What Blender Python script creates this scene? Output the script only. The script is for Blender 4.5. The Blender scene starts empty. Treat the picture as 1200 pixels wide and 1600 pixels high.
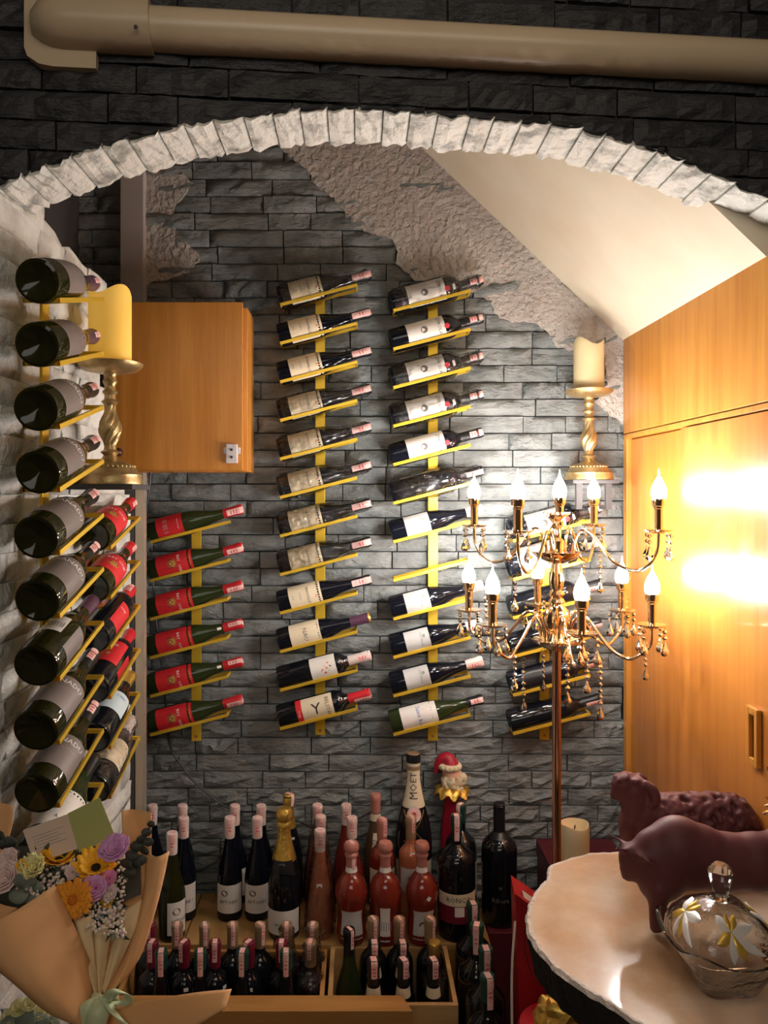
import bpy, bmesh, math, random
from mathutils import Vector, Matrix
R_ = random.Random(7)
PI = math.pi
S = bpy.context.scene
COL = S.collection
EYE = 1.55      # eye height over the floor
F = 1200.0      # focal length in pixels of the 1200x1600 photograph

# ------------------------------------------------------------------ camera, world, lights, exposure
cam_d = bpy.data.cameras.new('camera'); cam = bpy.data.objects.new('camera', cam_d); COL.objects.link(cam)
cam.location = (0, 0, EYE); cam.rotation_euler = (PI/2, 0, 0)
cam_d.sensor_fit = 'VERTICAL'; cam_d.sensor_height = 36; cam_d.sensor_width = 27; cam_d.lens = 27.0
cam_d.shift_x = 40/1600; cam_d.shift_y = -28/1600; cam_d.clip_start = .02
S.camera = cam
w = bpy.data.worlds.new('world'); S.world = w; w.use_nodes = True
w.node_tree.nodes['Background'].inputs[0].default_value = (.9, .8, .7, 1)
w.node_tree.nodes['Background'].inputs[1].default_value = .05
S.view_settings.view_transform = 'Standard'; S.view_settings.look = 'None'
S.view_settings.gamma = 1; S.view_settings.use_curve_mapping = False
S.view_settings.exposure = 0.15
BULB = 215.0     # emission of each candle bulb
ROOM = 5.0      # lamp over the arch wall, watts
FILL = 10.0     # unseen soft fill added behind the viewer to lift dark parts, watts
def area(name, loc, target, size, power, col):
    d = bpy.data.lights.new(name, 'AREA'); d.shape = 'RECTANGLE'; d.size, d.size_y = size; d.energy = power; d.color = col
    o = bpy.data.objects.new(name, d); COL.objects.link(o); o.location = loc
    o.rotation_euler = (Vector(target)-Vector(loc)).to_track_quat('-Z', 'Y').to_euler()
    return o
area('ceiling_lamp_light', (.25, .35, 2.62), (.1, 1.45, 2.2), (1.2, .5), ROOM, (1, .84, .66))
area('room_fill_light', (-.1, -1.6, 2.3), (.1, 2.4, 1.3), (1.8, .9), FILL, (1, .93, .84))  # added fill, not a lamp of the room

def P(x, y, Y):
    """point of the place seen at pixel x, y of the photograph at distance Y"""
    return Vector(((x-560)*Y/F, Y, EYE-(y-772)*Y/F))

# ------------------------------------------------------------------ helpers
def props(o, label=None, cat=None, group=None, kind=None):
    if label: o['label'] = label
    if cat: o['category'] = cat
    if group: o['group'] = group
    if kind: o['kind'] = kind
    return o
def thing(name, label, cat, loc=(0,0,0), rot=(0,0,0), group=None):
    o = bpy.data.objects.new(name, None); COL.objects.link(o); o.location = loc; o.rotation_euler = rot
    o.empty_display_size = .05
    return props(o, label, cat, group)
def link(name, me, parent=None, mat=None):
    o = bpy.data.objects.new(name, me); COL.objects.link(o)
    if parent is not None: o.parent = parent
    if mat is not None and not me.materials: me.materials.append(mat)
    return o
def dup(o, parent=None):
    c = o.copy(); COL.objects.link(c)
    if parent is not None: c.parent = parent
    for ch in list(o.children): dup(ch, c)
    return c
class MB:
    """collects shapes; build() links them as one mesh object"""
    def __init__(s): s.v = []; s.f = []
    def add(s, vs, fs):
        n = len(s.v); s.v += [tuple(v) for v in vs]; s.f += [tuple(i+n for i in f) for f in fs]; return s
    def box(s, a, b, bev=0, M=None):
        x0,y0,z0 = a; x1,y1,z1 = b
        if bev <= 0:
            vs = [(x,y,z) for z in (z0,z1) for (x,y) in ((x0,y0),(x1,y0),(x1,y1),(x0,y1))]
            fs = [(3,2,1,0),(4,5,6,7),(0,1,5,4),(1,2,6,5),(2,3,7,6),(3,0,4,7)]
        else:
            bm = bmesh.new(); r = bmesh.ops.create_cube(bm, size=1)
            for v in bm.verts: v.co = Vector(((x0+x1)/2+v.co.x*(x1-x0), (y0+y1)/2+v.co.y*(y1-y0), (z0+z1)/2+v.co.z*(z1-z0)))
            bmesh.ops.bevel(bm, geom=list(bm.edges), offset=bev, segments=2, affect='EDGES', profile=.6)
            bm.verts.index_update(); vs = [v.co.copy() for v in bm.verts]; fs = [[v.index for v in f.verts] for f in bm.faces]; bm.free()
        if M is not None: vs = [M @ Vector(v) for v in vs]
        return s.add(vs, fs)
    def lathe(s, prof, n=24, c=(0,0,0), M=None, flute=0, nf=12):
        vs = []; fs = []; k = len(prof)
        for r, z in prof:
            for i in range(n):
                a = 2*PI*i/n; rr = r*(1+flute*math.cos(nf*a)) if flute else r
                vs.append(Vector((c[0]+rr*math.cos(a), c[1]+rr*math.sin(a), c[2]+z)))
        for j in range(k-1):
            for i in range(n):
                i2 = (i+1) % n
                fs.append((j*n+i, j*n+i2, (j+1)*n+i2, (j+1)*n+i))
        if prof[0][0] > 1e-5: fs.append(tuple(reversed(range(n))))
        if prof[-1][0] > 1e-5: fs.append(tuple((k-1)*n+i for i in range(n)))
        if M is not None: vs = [M @ v for v in vs]
        return s.add(vs, fs)
    def tube(s, pts, r, n=8, closed=False):
        pts = [Vector(p) for p in pts]; k = len(pts); vs = []; fs = []
        up = None
        for j, p in enumerate(pts):
            t = (pts[min(j+1,k-1)]-pts[max(j-1,0)]) if not closed else (pts[(j+1)%k]-pts[(j-1)%k])
            t.normalize()
            if up is None: up = Vector((0,0,1)) if abs(t.z) < .9 else Vector((1,0,0))
            a = t.cross(up).normalized(); up = a.cross(t).normalized()
            rr = r[j] if isinstance(r, (list, tuple)) else r
            for i in range(n):
                th = 2*PI*i/n; vs.append(p + a*(rr*math.cos(th)) + up*(rr*math.sin(th)))
        for j in range(k-1 if not closed else k):
            for i in range(n):
                i2 = (i+1) % n; j2 = (j+1) % k
                fs.append((j*n+i, j*n+i2, j2*n+i2, j2*n+i))
        if not closed: fs.append(tuple(reversed(range(n)))); fs.append(tuple((k-1)*n+i for i in range(n)))
        return s.add(vs, fs)
    def grid(s, rows):
        """rows of points -> sheet"""
        n = len(rows[0]); vs = [p for r in rows for p in r]
        fs = [(j*n+i, j*n+i+1, (j+1)*n+i+1, (j+1)*n+i) for j in range(len(rows)-1) for i in range(n-1)]
        return s.add(vs, fs)
    def prism(s, poly, M, d):
        """polygon (x, z) extruded along y from 0 to d, placed by M"""
        bm = bmesh.new(); vs = [bm.verts.new((x, 0, z)) for x, z in poly]
        f = bm.faces.new(vs); r = bmesh.ops.extrude_face_region(bm, geom=[f])
        for v in r['geom']:
            if isinstance(v, bmesh.types.BMVert): v.co.y += d
        bmesh.ops.triangulate(bm, faces=[f for f in bm.faces if len(f.verts) > 4])
        bmesh.ops.recalc_face_normals(bm, faces=bm.faces)
        bm.verts.index_update(); bm.normal_update()
        v2 = [M @ v.co for v in bm.verts]; f2 = [[v.index for v in f.verts] for f in bm.faces]; bm.free()
        return s.add(v2, f2)
    def ball(s, c, r, sub=1, sc=(1,1,1)):
        bm = bmesh.new(); bmesh.ops.create_icosphere(bm, subdivisions=sub, radius=1)
        rr = (r*sc[0], r*sc[1], r*sc[2]); c = Vector(c)
        vs = [c+Vector((v.co.x*rr[0], v.co.y*rr[1], v.co.z*rr[2])) for v in bm.verts]
        bm.verts.index_update(); fs = [[v.index for v in f.verts] for f in bm.faces]; bm.free()
        return s.add(vs, fs)
    def mesh(s, name, mat=None, smooth=None, off=None):
        me = bpy.data.meshes.new(name)
        v = s.v if off is None else [(a-off[0], b-off[1], c-off[2]) for a, b, c in s.v]
        me.from_pydata(v, [], s.f); me.update()
        if mat is not None: me.materials.append(mat)
        if smooth is not None:
            me.polygons.foreach_set('use_smooth', [True]*len(me.polygons))
            me.set_sharp_from_angle(angle=math.radians(smooth))
        return me
    def build(s, name, mat, parent=None, smooth=None, world=True):
        off = parent.location if (parent is not None and world) else None
        return link(name, s.mesh(name, mat, smooth, off), parent)
def catmull(pts, n=6):
    pts = [Vector(p) for p in pts]; out = []
    q = [pts[0]*2-pts[1]] + pts + [pts[-1]*2-pts[-2]]
    for i in range(1, len(q)-2):
        for k in range(n):
            t = k/n; a, b, c, d = q[i-1], q[i], q[i+1], q[i+2]
            out.append(.5*((2*b)+(c-a)*t+(2*a-5*b+4*c-d)*t*t+(3*b-a-3*c+d)*t**3))
    out.append(pts[-1]); return out

# ------------------------------------------------------------------ materials
def mat(name, col, rough=.5, metal=0, col2=None, ns=8, nd=4, lo=.35, hi=.65, stretch=(1,1,1), bump=0, bs=60, bd=4, bstretch=(1,1,1),
        rand=0, coat=0, trans=0, ior=1.45, emit=None, es=0, spec=.5, sss=0, aniso=0, crough=.05, vor=0, alpha=1, bdist=.01):
    m = bpy.data.materials.new(name); m.use_nodes = True; nt = m.node_tree; N = nt.nodes; L = nt.links
    b = N['Principled BSDF']; I = b.inputs
    def C(c): return (c[0], c[1], c[2], 1)
    I['Base Color'].default_value = C(col); I['Roughness'].default_value = rough; I['Metallic'].default_value = metal
    I['Specular IOR Level'].default_value = spec; I['Coat Weight'].default_value = coat; I['Coat Roughness'].default_value = crough
    I['Transmission Weight'].default_value = trans; I['IOR'].default_value = ior; I['Alpha'].default_value = alpha
    if sss: I['Subsurface Weight'].default_value = sss; I['Subsurface Radius'].default_value = (.02,.01,.005)
    if aniso: I['Anisotropic'].default_value = aniso
    if emit: I['Emission Color'].default_value = C(emit); I['Emission Strength'].default_value = es
    if col2 or bump or rand:
        tc = N.new('ShaderNodeTexCoord'); oi = N.new('ShaderNodeObjectInfo')
        add = N.new('ShaderNodeVectorMath'); add.operation = 'MULTIPLY_ADD'
        cmb = N.new('ShaderNodeCombineXYZ')
        for k in range(3): L.new(oi.outputs['Random'], cmb.inputs[k])
        add.inputs[1].default_value = (37, 53, 71); L.new(cmb.outputs[0], add.inputs[0]); L.new(tc.outputs['Object'], add.inputs[2])
        def noise(sc, dt, st):
            mp = N.new('ShaderNodeMapping'); mp.inputs['Scale'].default_value = st; L.new(add.outputs[0], mp.inputs[0])
            n = N.new('ShaderNodeTexNoise'); n.inputs['Scale'].default_value = sc; n.inputs['Detail'].default_value = dt; n.inputs['Roughness'].default_value = .6
            L.new(mp.outputs[0], n.inputs['Vector']); return n, mp
        src = None
        if col2:
            n, _ = noise(ns, nd, stretch); r = N.new('ShaderNodeValToRGB')
            r.color_ramp.elements[0].position = lo; r.color_ramp.elements[1].position = hi
            r.color_ramp.elements[0].color = C(col); r.color_ramp.elements[1].color = C(col2)
            L.new(n.outputs[0], r.inputs[0]); src = r.outputs[0]
        if rand:
            hsv = N.new('ShaderNodeHueSaturation'); mr = N.new('ShaderNodeMapRange')
            mr.inputs[3].default_value = 1-rand; mr.inputs[4].default_value = 1+rand
            L.new(oi.outputs['Random'], mr.inputs[0]); L.new(mr.outputs[0], hsv.inputs['Value'])
            if src: L.new(src, hsv.inputs['Color'])
            else: hsv.inputs['Color'].default_value = C(col)
            src = hsv.outputs[0]
        if src: L.new(src, I['Base Color'])
        if bump:
            n, mp = noise(bs, bd, bstretch); h = n.outputs[0]
            if vor:
                v = N.new('ShaderNodeTexVoronoi'); v.inputs['Scale'].default_value = vor; v.feature = 'SMOOTH_F1'
                ns_ = N.new('ShaderNodeVectorMath'); ns_.operation = 'MULTIPLY_ADD'; ns_.inputs[1].default_value = (.03,.03,.03)
                L.new(n.outputs[1], ns_.inputs[0]); L.new(mp.outputs[0], ns_.inputs[2]); L.new(ns_.outputs[0], v.inputs['Vector'])
                a = N.new('ShaderNodeMath'); a.operation = 'ADD'; L.new(h, a.inputs[0]); L.new(v.outputs[0], a.inputs[1]); h = a.outputs[0]
            bp = N.new('ShaderNodeBump'); bp.inputs['Strength'].default_value = bump; bp.inputs['Distance'].default_value = bdist
            L.new(h, bp.inputs['Height']); L.new(bp.outputs[0], I['Normal'])
    return m
Mt = {}
Mt['brick'] = mat('grey stone', (.185,.20,.20), .6, col2=(.29,.305,.30), ns=14, rand=.14, bump=1.0, bs=30, bd=7, bstretch=(.7,1,1.6), bdist=.022, spec=.45)
Mt['brickw'] = mat('whitewashed stone', (.36,.36,.34), .7, col2=(.66,.655,.62), ns=9, nd=6, lo=.3, hi=.56, rand=.05, bump=.8, bs=28, bd=5, bstretch=(1,1,1.4), bdist=.012)
Mt['arch'] = mat('whitewashed arch stone', (.30,.30,.28), .75, col2=(.72,.71,.66), ns=17, nd=6, lo=.34, hi=.5, rand=.05, bump=.9, bs=38, bd=5, bdist=.012)
Mt['brickd'] = mat('black painted stone', (.018,.019,.022), .5, col2=(.034,.035,.04), ns=10, rand=.2, bump=.9, bs=24, bd=6, bstretch=(.7,1,2), bdist=.012)
Mt['joint'] = mat('dark mortar', (.03,.032,.035), .9, bump=.4)
Mt['jointw'] = mat('pale mortar', (.40,.40,.38), .9, bump=.4)
Mt['dark'] = mat('dark paint', (.05,.045,.045), .7)
Mt['plaster'] = mat('trowelled plaster', (.42,.375,.35), .75, col2=(.52,.475,.44), ns=7, bump=1.0, bs=60, bd=3, vor=60, bdist=.008)
Mt['pilaster'] = mat('grey mauve paint', (.40,.35,.335), .5, col2=(.46,.41,.39), ns=4)
Mt['slope'] = mat('smooth cream paint', (.68,.58,.43), .6, col2=(.74,.66,.52), ns=3, bump=.06, bs=14)
Mt['room'] = mat('warm room paint', (.30,.24,.18), .8)
Mt['floor'] = mat('dark floor tile', (.16,.12,.09), .35, col2=(.22,.17,.12), ns=5)
Mt['duct'] = mat('beige plastic cover', (.44,.35,.235), .32, col2=(.50,.40,.28), ns=3)
def wood(name, c1, c2, **k):
    a = dict(rough=.38, ns=3.2, nd=6, lo=.3, hi=.7, stretch=(9,9,.55), rand=.03, bump=.12, bs=30, bstretch=(6,6,.25), bdist=.004)
    a.update(k); return mat(name, c1, col2=c2, **a)
Mt['cabinet'] = wood('orange cherry veneer', (.50,.185,.024), (.68,.30,.055), coat=.3, crough=.2)
Mt['door'] = wood('glossy cherry veneer', (.46,.15,.025), (.62,.235,.045), rough=.3, coat=.45, crough=.10, bump=.10, bs=60, bstretch=(5,5,.12))
Mt['crate'] = wood('pale pine', (.42,.24,.09), (.56,.35,.15), stretch=(1,9,9), bstretch=(1,6,6), rough=.5)
Mt['crated'] = wood('amber pine', (.36,.17,.045), (.50,.26,.08), stretch=(1,9,9), bstretch=(1,6,6), rough=.42, rand=.1)
Mt['plank'] = wood('platform pine', (.33,.18,.06), (.50,.30,.11), stretch=(8,1,8), bstretch=(6,1,6), rough=.42, rand=.1)
Mt['slab'] = mat('varnished slab', (.52,.31,.17), .28, col2=(.74,.58,.44), ns=5, nd=6, stretch=(1,1,1), coat=.6, crough=.12, bump=.15, bs=18, bdist=.006)
Mt['bark'] = mat('dark bark', (.012,.010,.010), .8, bump=1, bs=30)
Mt['litrim'] = mat('rim with painted lamplight', (.66,.58,.52), .8, bump=1, bs=60)  # paleness is lamp light put into the colour
Mt['brass'] = mat('yellow brass', (.86,.56,.05), .36, metal=.55, bump=.05, bs=80)
Mt['trim'] = mat('champagne metal trim', (.50,.42,.33), .35, metal=.6)
Mt['antique'] = mat('antique gold', (.34,.23,.10), .38, metal=.75, col2=(.52,.38,.18), ns=30, bump=.1, bs=90)
Mt['gold'] = mat('polished rose gold', (.95,.72,.48), .07, metal=1)
Mt['polerose'] = mat('brushed copper pole', (.62,.36,.25), .18, metal=1)
Mt['crystal'] = mat('cut crystal', (1,1,1), .0, trans=1, ior=1.5)
Mt['dishglass'] = mat('pressed glass', (.93,.93,.9), .03, trans=1, ior=1.45, bump=.25, bs=30)
Mt['frost'] = mat('frosted glass', (.85,.84,.80), .5, trans=.35, ior=1.4)
Mt['gilt'] = mat('gilt petals', (.80,.52,.10), .3, metal=.6)
Mt['bulb'] = mat('lit candle bulb', (1,1,1), .4, emit=(1,.965,.92), es=BULB)
Mt['bulbtip'] = mat('bulb glass tip', (.95,.93,.9), .1, emit=(1,.9,.75), es=6)
Mt['wax'] = mat('ivory wax', (.72,.60,.34), .5, sss=.3, col2=(.78,.66,.40), ns=4)
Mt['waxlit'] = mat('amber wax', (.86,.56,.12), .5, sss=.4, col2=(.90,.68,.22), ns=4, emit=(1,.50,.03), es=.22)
Mt['glass'] = mat('black glass', (.006,.007,.010), .07, spec=.6)
Mt['olive'] = mat('olive glass', (.018,.018,.004), .06, spec=.4)
Mt['green'] = mat('green glass', (.022,.032,.010), .08, spec=.5)
Mt['blue'] = mat('blue black glass', (.005,.006,.011), .08, spec=.5)
Mt['rose'] = mat('rose wine glass', (.26,.030,.018), .06, trans=.25, coat=.4)
Mt['blush'] = mat('blush wine glass', (.50,.16,.075), .06, trans=.25, coat=.4)
Mt['brown'] = mat('brown glass', (.10,.06,.03), .08)
Mt['cream'] = mat('cream paper', (.74,.63,.45), .6)
Mt['white'] = mat('white paper', (.76,.72,.67), .6)
Mt['silver'] = mat('pearl grey paper', (.50,.49,.48), .5)
Mt['red'] = mat('red label paper', (.62,.02,.028), .5)
Mt['grey'] = mat('taupe label paper', (.20,.165,.155), .5)
Mt['pblue'] = mat('pale blue paper', (.55,.66,.70), .6)
Mt['maroon'] = mat('maroon foil', (.16,.012,.028), .35)
Mt['redfoil'] = mat('red foil', (.55,.02,.03), .3)
Mt['tan'] = mat('tan foil', (.34,.22,.12), .35, metal=.2)
Mt['goldfoil'] = mat('gold foil', (.75,.48,.10), .3, metal=.8, bump=.5, bs=70)
Mt['greenfoil'] = mat('dark green foil', (.012,.05,.04), .3)
Mt['blackfoil'] = mat('black foil', (.012,.012,.014), .3)
Mt['whitefoil'] = mat('white foil', (.72,.62,.58), .4)
Mt['pinkfoil'] = mat('dusty pink foil', (.48,.19,.15), .35)
Mt['purple'] = mat('purple foil', (.09,.035,.07), .35)
Mt['stamp'] = mat('pink tax stamp', (.78,.40,.38), .6, col2=(.86,.60,.56), ns=60)
Mt['ink'] = mat('dark ink', (.03,.025,.03), .6)
Mt['inkred'] = mat('red ink', (.6,.03,.04), .6)
Mt['inkgold'] = mat('gold ink', (.70,.42,.10), .4, metal=.4)
Mt['inkgrey'] = mat('grey ink', (.15,.13,.12), .6)
Mt['inkwhite'] = mat('white ink', (.85,.83,.82), .6)
Mt['inkblue'] = mat('blue ink', (.10,.14,.50), .6)
Mt['inkorange'] = mat('orange ink', (.75,.30,.10), .6)
Mt['figure'] = mat('matt maroon clay', (.125,.036,.040), .5, spec=.4)
Mt['redbag'] = mat('red gift paper', (.46,.012,.022), .35, col2=(.36,.01,.02), ns=8)
Mt['velvet'] = mat('red satin', (.36,.012,.03), .3, bump=.3, bs=20, bstretch=(5,5,.4))
Mt['fur'] = mat('cream fur', (.72,.60,.40), .9, bump=1, bs=90)
Mt['skin'] = mat('doll face fabric', (.75,.42,.30), .7)
Mt['darkred'] = mat('dark maroon box paper', (.10,.012,.02), .5)
Mt['cable'] = mat('black cable', (.01,.01,.012), .4)
Mt['wcable'] = mat('white cable', (.6,.55,.5), .5)
Mt['kraft'] = mat('peach wrapping paper', (.70,.375,.16), .7, col2=(.74,.41,.185), ns=3)
Mt['tissue'] = mat('cream tissue paper', (.82,.62,.35), .7, alpha=.93)
Mt['mint'] = mat('mint satin ribbon', (.55,.62,.38), .35)
Mt['lime'] = mat('olive green card', (.38,.40,.12), .6)
Mt['cardp'] = mat('cream card', (.68,.53,.42), .6)
Mt['orangep'] = mat('orange petals', (.90,.34,.02), .6)
Mt['yellowp'] = mat('golden petals', (.92,.48,.02), .6)
Mt['seed'] = mat('dark seed disc', (.02,.012,.008), .8, bump=1, bs=90)
Mt['amberc'] = mat('orange flower centre', (.65,.18,.01), .8, bump=1, bs=90)
Mt['lilac'] = mat('lilac petals', (.68,.34,.62), .6)
Mt['pinkp'] = mat('pink petals', (.78,.28,.50), .6)
Mt['palep'] = mat('pale pink petals', (.78,.60,.58), .6)
Mt['lemon'] = mat('lemon petals', (.82,.76,.36), .6)
Mt['tinyw'] = mat('white filler blossom', (.80,.72,.60), .7)
Mt['leafd'] = mat('dark eucalyptus', (.055,.06,.045), .6)
Mt['leafg'] = mat('grey green leaf', (.24,.28,.22), .6)
Mt['steel'] = mat('painted white metal', (.68,.62,.62), .35)
Mt['knob'] = mat('brown knob', (.07,.02,.015), .3)
# clear shrink film: mostly see-through with sharp crumpled glints
fm = bpy.data.materials.new('clear crumpled film'); fm.use_nodes = True; nt = fm.node_tree; nt.nodes.clear()
o_ = nt.nodes.new('ShaderNodeOutputMaterial'); mx = nt.nodes.new('ShaderNodeMixShader'); tr = nt.nodes.new('ShaderNodeBsdfTransparent')
gl = nt.nodes.new('ShaderNodeBsdfGlossy'); gl.inputs['Roughness'].default_value = .06
fr = nt.nodes.new('ShaderNodeFresnel'); fr.inputs[0].default_value = 1.22
nz = nt.nodes.new('ShaderNodeTexNoise'); nz.inputs['Scale'].default_value = 34; nz.inputs['Detail'].default_value = 3; nz.inputs['Distortion'].default_value = 1.5
tcx = nt.nodes.new('ShaderNodeTexCoord'); nt.links.new(tcx.outputs['Object'], nz.inputs['Vector'])
bpn = nt.nodes.new('ShaderNodeBump'); bpn.inputs['Strength'].default_value = 1; bpn.inputs['Distance'].default_value = .02
nt.links.new(nz.outputs[0], bpn.inputs['Height'])
for n_ in (gl, fr): nt.links.new(bpn.outputs[0], n_.inputs['Normal'])
ad = nt.nodes.new('ShaderNodeMath'); ad.operation = 'ADD'; ad.inputs[1].default_value = .045; nt.links.new(fr.outputs[0], ad.inputs[0])
nt.links.new(ad.outputs[0], mx.inputs[0]); nt.links.new(tr.outputs[0], mx.inputs[1]); nt.links.new(gl.outputs[0], mx.inputs[2]); nt.links.new(mx.outputs[0], o_.inputs[0])
Mt['film'] = fm

# ------------------------------------------------------------------ the setting
YB = 2.50           # back wall
XL = -.65           # white stone wall, left
XR = .85            # wardrobe front, right
def yf(x): return 1.45+.09*x      # front face of the arch wall, slightly turned
def struct(o): return props(o, kind='structure')
struct(MB().box((-2.2,-1.9,-.05),(2.2,2.7,0)).build('floor', Mt['floor']))
struct(MB().box((-2.2,-1.9,2.72),(2.2,2.7,2.8)).build('ceiling', Mt['room']))
struct(MB().box((-2.2,-1.95,0),(2.2,-1.85,2.72)).build('wall_rear', Mt['room']))
struct(MB().box((-2.2,-1.85,0),(-2.1,1.25,2.72)).build('wall_room_left', Mt['room']))
struct(MB().box((2.1,-1.85,0),(2.2,1.6,2.72)).build('wall_room_right', Mt['room']))
BRW, BRH = .19, .0545
def brick_mesh(name, m, w=BRW, h=BRH, d=.028, rough=.006, nx=5, nz=2, gap=.0018):
    """split-face stone: grid front at -d with uneven relief, sides back to the wall"""
    b = MB(); fr = []
    for j in range(nz+1):
        row = []
        for i in range(nx+1):
            ed = i in (0, nx) or j in (0, nz)
            x = gap+(w-2*gap)*i/nx; z = gap+(h-2*gap)*j/nz
            if 0 < i < nx: x += R_.uniform(-.008,.008)
            if 0 < j < nz: z += R_.uniform(-.006,.006)
            y = -d + (R_.uniform(.002,.007) if ed else R_.uniform(-rough,rough*.6))
            if j == nz: y -= .003
            row.append((x, y, z))
        fr.append(row)
    b.grid(fr)
    n = nx+1; ring = [i for i in range(n)] + [j*n+nx for j in range(1, nz+1)] + [nz*n+i for i in range(nx-1,-1,-1)] + [j*n for j in range(nz-1,0,-1)]
    k = len(b.v); vs = [(b.v[i][0], 0, b.v[i][2]) for i in ring]; b.v += vs
    m_ = len(ring)
    for t in range(m_): b.f.append((ring[t], k+t, k+(t+1)%m_, ring[(t+1)%m_]))
    return b.mesh(name, m, 75)
def lay(parent, meshes, place, rotz, u0, u1, z0, z1, keep, cap=300, name='brick', half=True):
    """courses of stones between u0..u1 and z0..z1; keep(u, z, w) says where they stand"""
    out = []; row = 0; z = z0
    while z < z1:
        u = u0 - R_.uniform(0, BRW)
        while u < u1:
            w_ = BRW*R_.choice((.72,.9,1,1,1.12,1.25))
            if u1-u < w_: w_ = max(.03, u1-u)
            a = max(u, u0); ww = min(u+w_, u1)-a
            if ww > .02 and keep(a, z, ww): out.append((a, z, ww))
            u += w_
        z += BRH; row += 1
    objs = []; rest = MB()
    out.sort(key=lambda t: -t[1])
    for k, (u, z, ww) in enumerate(out):
        me = R_.choice(meshes); M = Matrix.Translation(place(u, z)) @ Matrix.Rotation(rotz, 4, 'Z') @ Matrix.Diagonal((ww/BRW, R_.uniform(.85,1.2), 1, 1))
        if k < cap:
            o = link(name, me, parent); o.matrix_world = M; objs.append(o)
        else: rest.add([M @ v.co for v in me.vertices], [tuple(p.vertices) for p in me.polygons])
    if rest.v: props(rest.build('brick_courses', meshes[0].materials[0], parent), kind='stuff')
    return objs
# --- back wall
def ragged(pts, step=.012, amp=.005):
    out = []
    for i in range(len(pts)):
        a = Vector(pts[i]); b = Vector(pts[(i+1)%len(pts)]); n = max(1, int((b-a).length/step))
        for k in range(n):
            p = a.lerp(b, k/n); out.append((p.x+R_.uniform(-amp,amp), p.y+R_.uniform(-amp,amp)))
    return out
def inpoly(x, z, poly):
    c = False; j = len(poly)-1
    for i in range(len(poly)):
        a, b = poly[i], poly[j]
        if (a[1] > z) != (b[1] > z) and x < (b[0]-a[0])*(z-a[1])/(b[1]-a[1])+a[0]: c = not c
        j = i
    return c
def bp(x, y, Y=2.462): return ((x-560)*Y/F, EYE-(y-772)*Y/F)
wall = struct(MB().box((-1.0,YB,0),(1.55,YB+.12,2.72)).build('wall_back', Mt['joint']))
pl2 = [bp(*p) for p in ((395,150),(428,222),(452,240),(478,262),(492,285),(520,308),(538,330),(545,352),(575,360),(612,374),(621,392),(618,410),(648,436),(668,438),(694,432),(722,452),(745,455),(768,468),(776,492),(800,504),(830,500),(858,520),(868,540),(893,548),(925,543),(945,560),(950,600),(930,628),(958,652),(975,662),(1010,640),(1010,560),(900,460),(650,215),(600,140))]
pl1 = [bp(*p) for p in ((225,255),(262,262),(285,272),(300,285),(292,300),(272,318),(268,345),(275,365),(295,380),(312,395),(306,412),(300,425),(268,432),(240,440),(225,445))]
def soffit_z(x): return EYE+.495+(XR-x)*.955
def keepb(u, z, w_):
    c = (u+w_/2, z+BRH/2)
    if z+BRH > soffit_z(u+w_)+.05: return False
    for pl in (pl1, pl2):
        if all(inpoly(a, b, pl) for a in (u+.012, u+w_-.012) for b in (z+.008, z+BRH-.008)): return False
    x0, z1 = bp(176, 478, 2.5); x1, z0 = bp(385, 735, 2.5)
    if u > x0-.03 and u+w_ < x1+.03 and z > z0 and z+BRH < z1: return False
    if z+BRH < EYE-1.33 : return False
    if z > EYE+1.16 or u+w_ < -.96: return False
    return True
bms = [brick_mesh('brick', Mt['brick'], nx=6, nz=3, rough=.009) for _ in range(8)]
lay(wall, bms, lambda u, z: (u, YB, z), 0, -.98, XR+.01, EYE-1.33-.0, EYE+1.2, keepb)
for pl in (pl1, pl2):
    MB().prism(ragged(pl), Matrix.Translation((0, YB-.033, 0)), .03).build('plaster_patch', Mt['plaster'], wall)
props(MB().box((-.98,YB-.02,0),(XR,YB,EYE-1.335)).build('rough_base', Mt['brick'], wall))
# pilaster, side wall of the recess, alcove lid
struct(MB().box((-.757,YB-.062,0),(-.682,YB,2.72),.003).build('trim_1', Mt['pilaster']))
struct(MB().box((-1.0,1.42,0),(-.90,YB,2.72)).build('wall_side', Mt['dark']))
# stair soffit: a sloping slab running towards the arch
sl = MB(); zt = lambda x: soffit_z(x)
xa, xb = .10, XR+.02
sl.add([(xa,1.60,zt(xa)),(xb,1.60,zt(xb)),(xb,YB,zt(xb)),(xa,YB,zt(xa)),(xa,1.60,zt(xa)+.06),(xb+.6,1.60,zt(xa)+.06),(xb+.6,YB,zt(xa)+.06),(xa,YB,zt(xa)+.06),(xb+.6,1.6,zt(xb)),(xb+.6,YB,zt(xb))],
       [(3,2,1,0),(0,1,8,5,4),(3,7,6,9,2),(1,2,9,8),(4,5,6,7),(0,4,7,3),(5,8,9,6)])
struct(sl.build('ceiling_slope', Mt['slope']))
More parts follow.
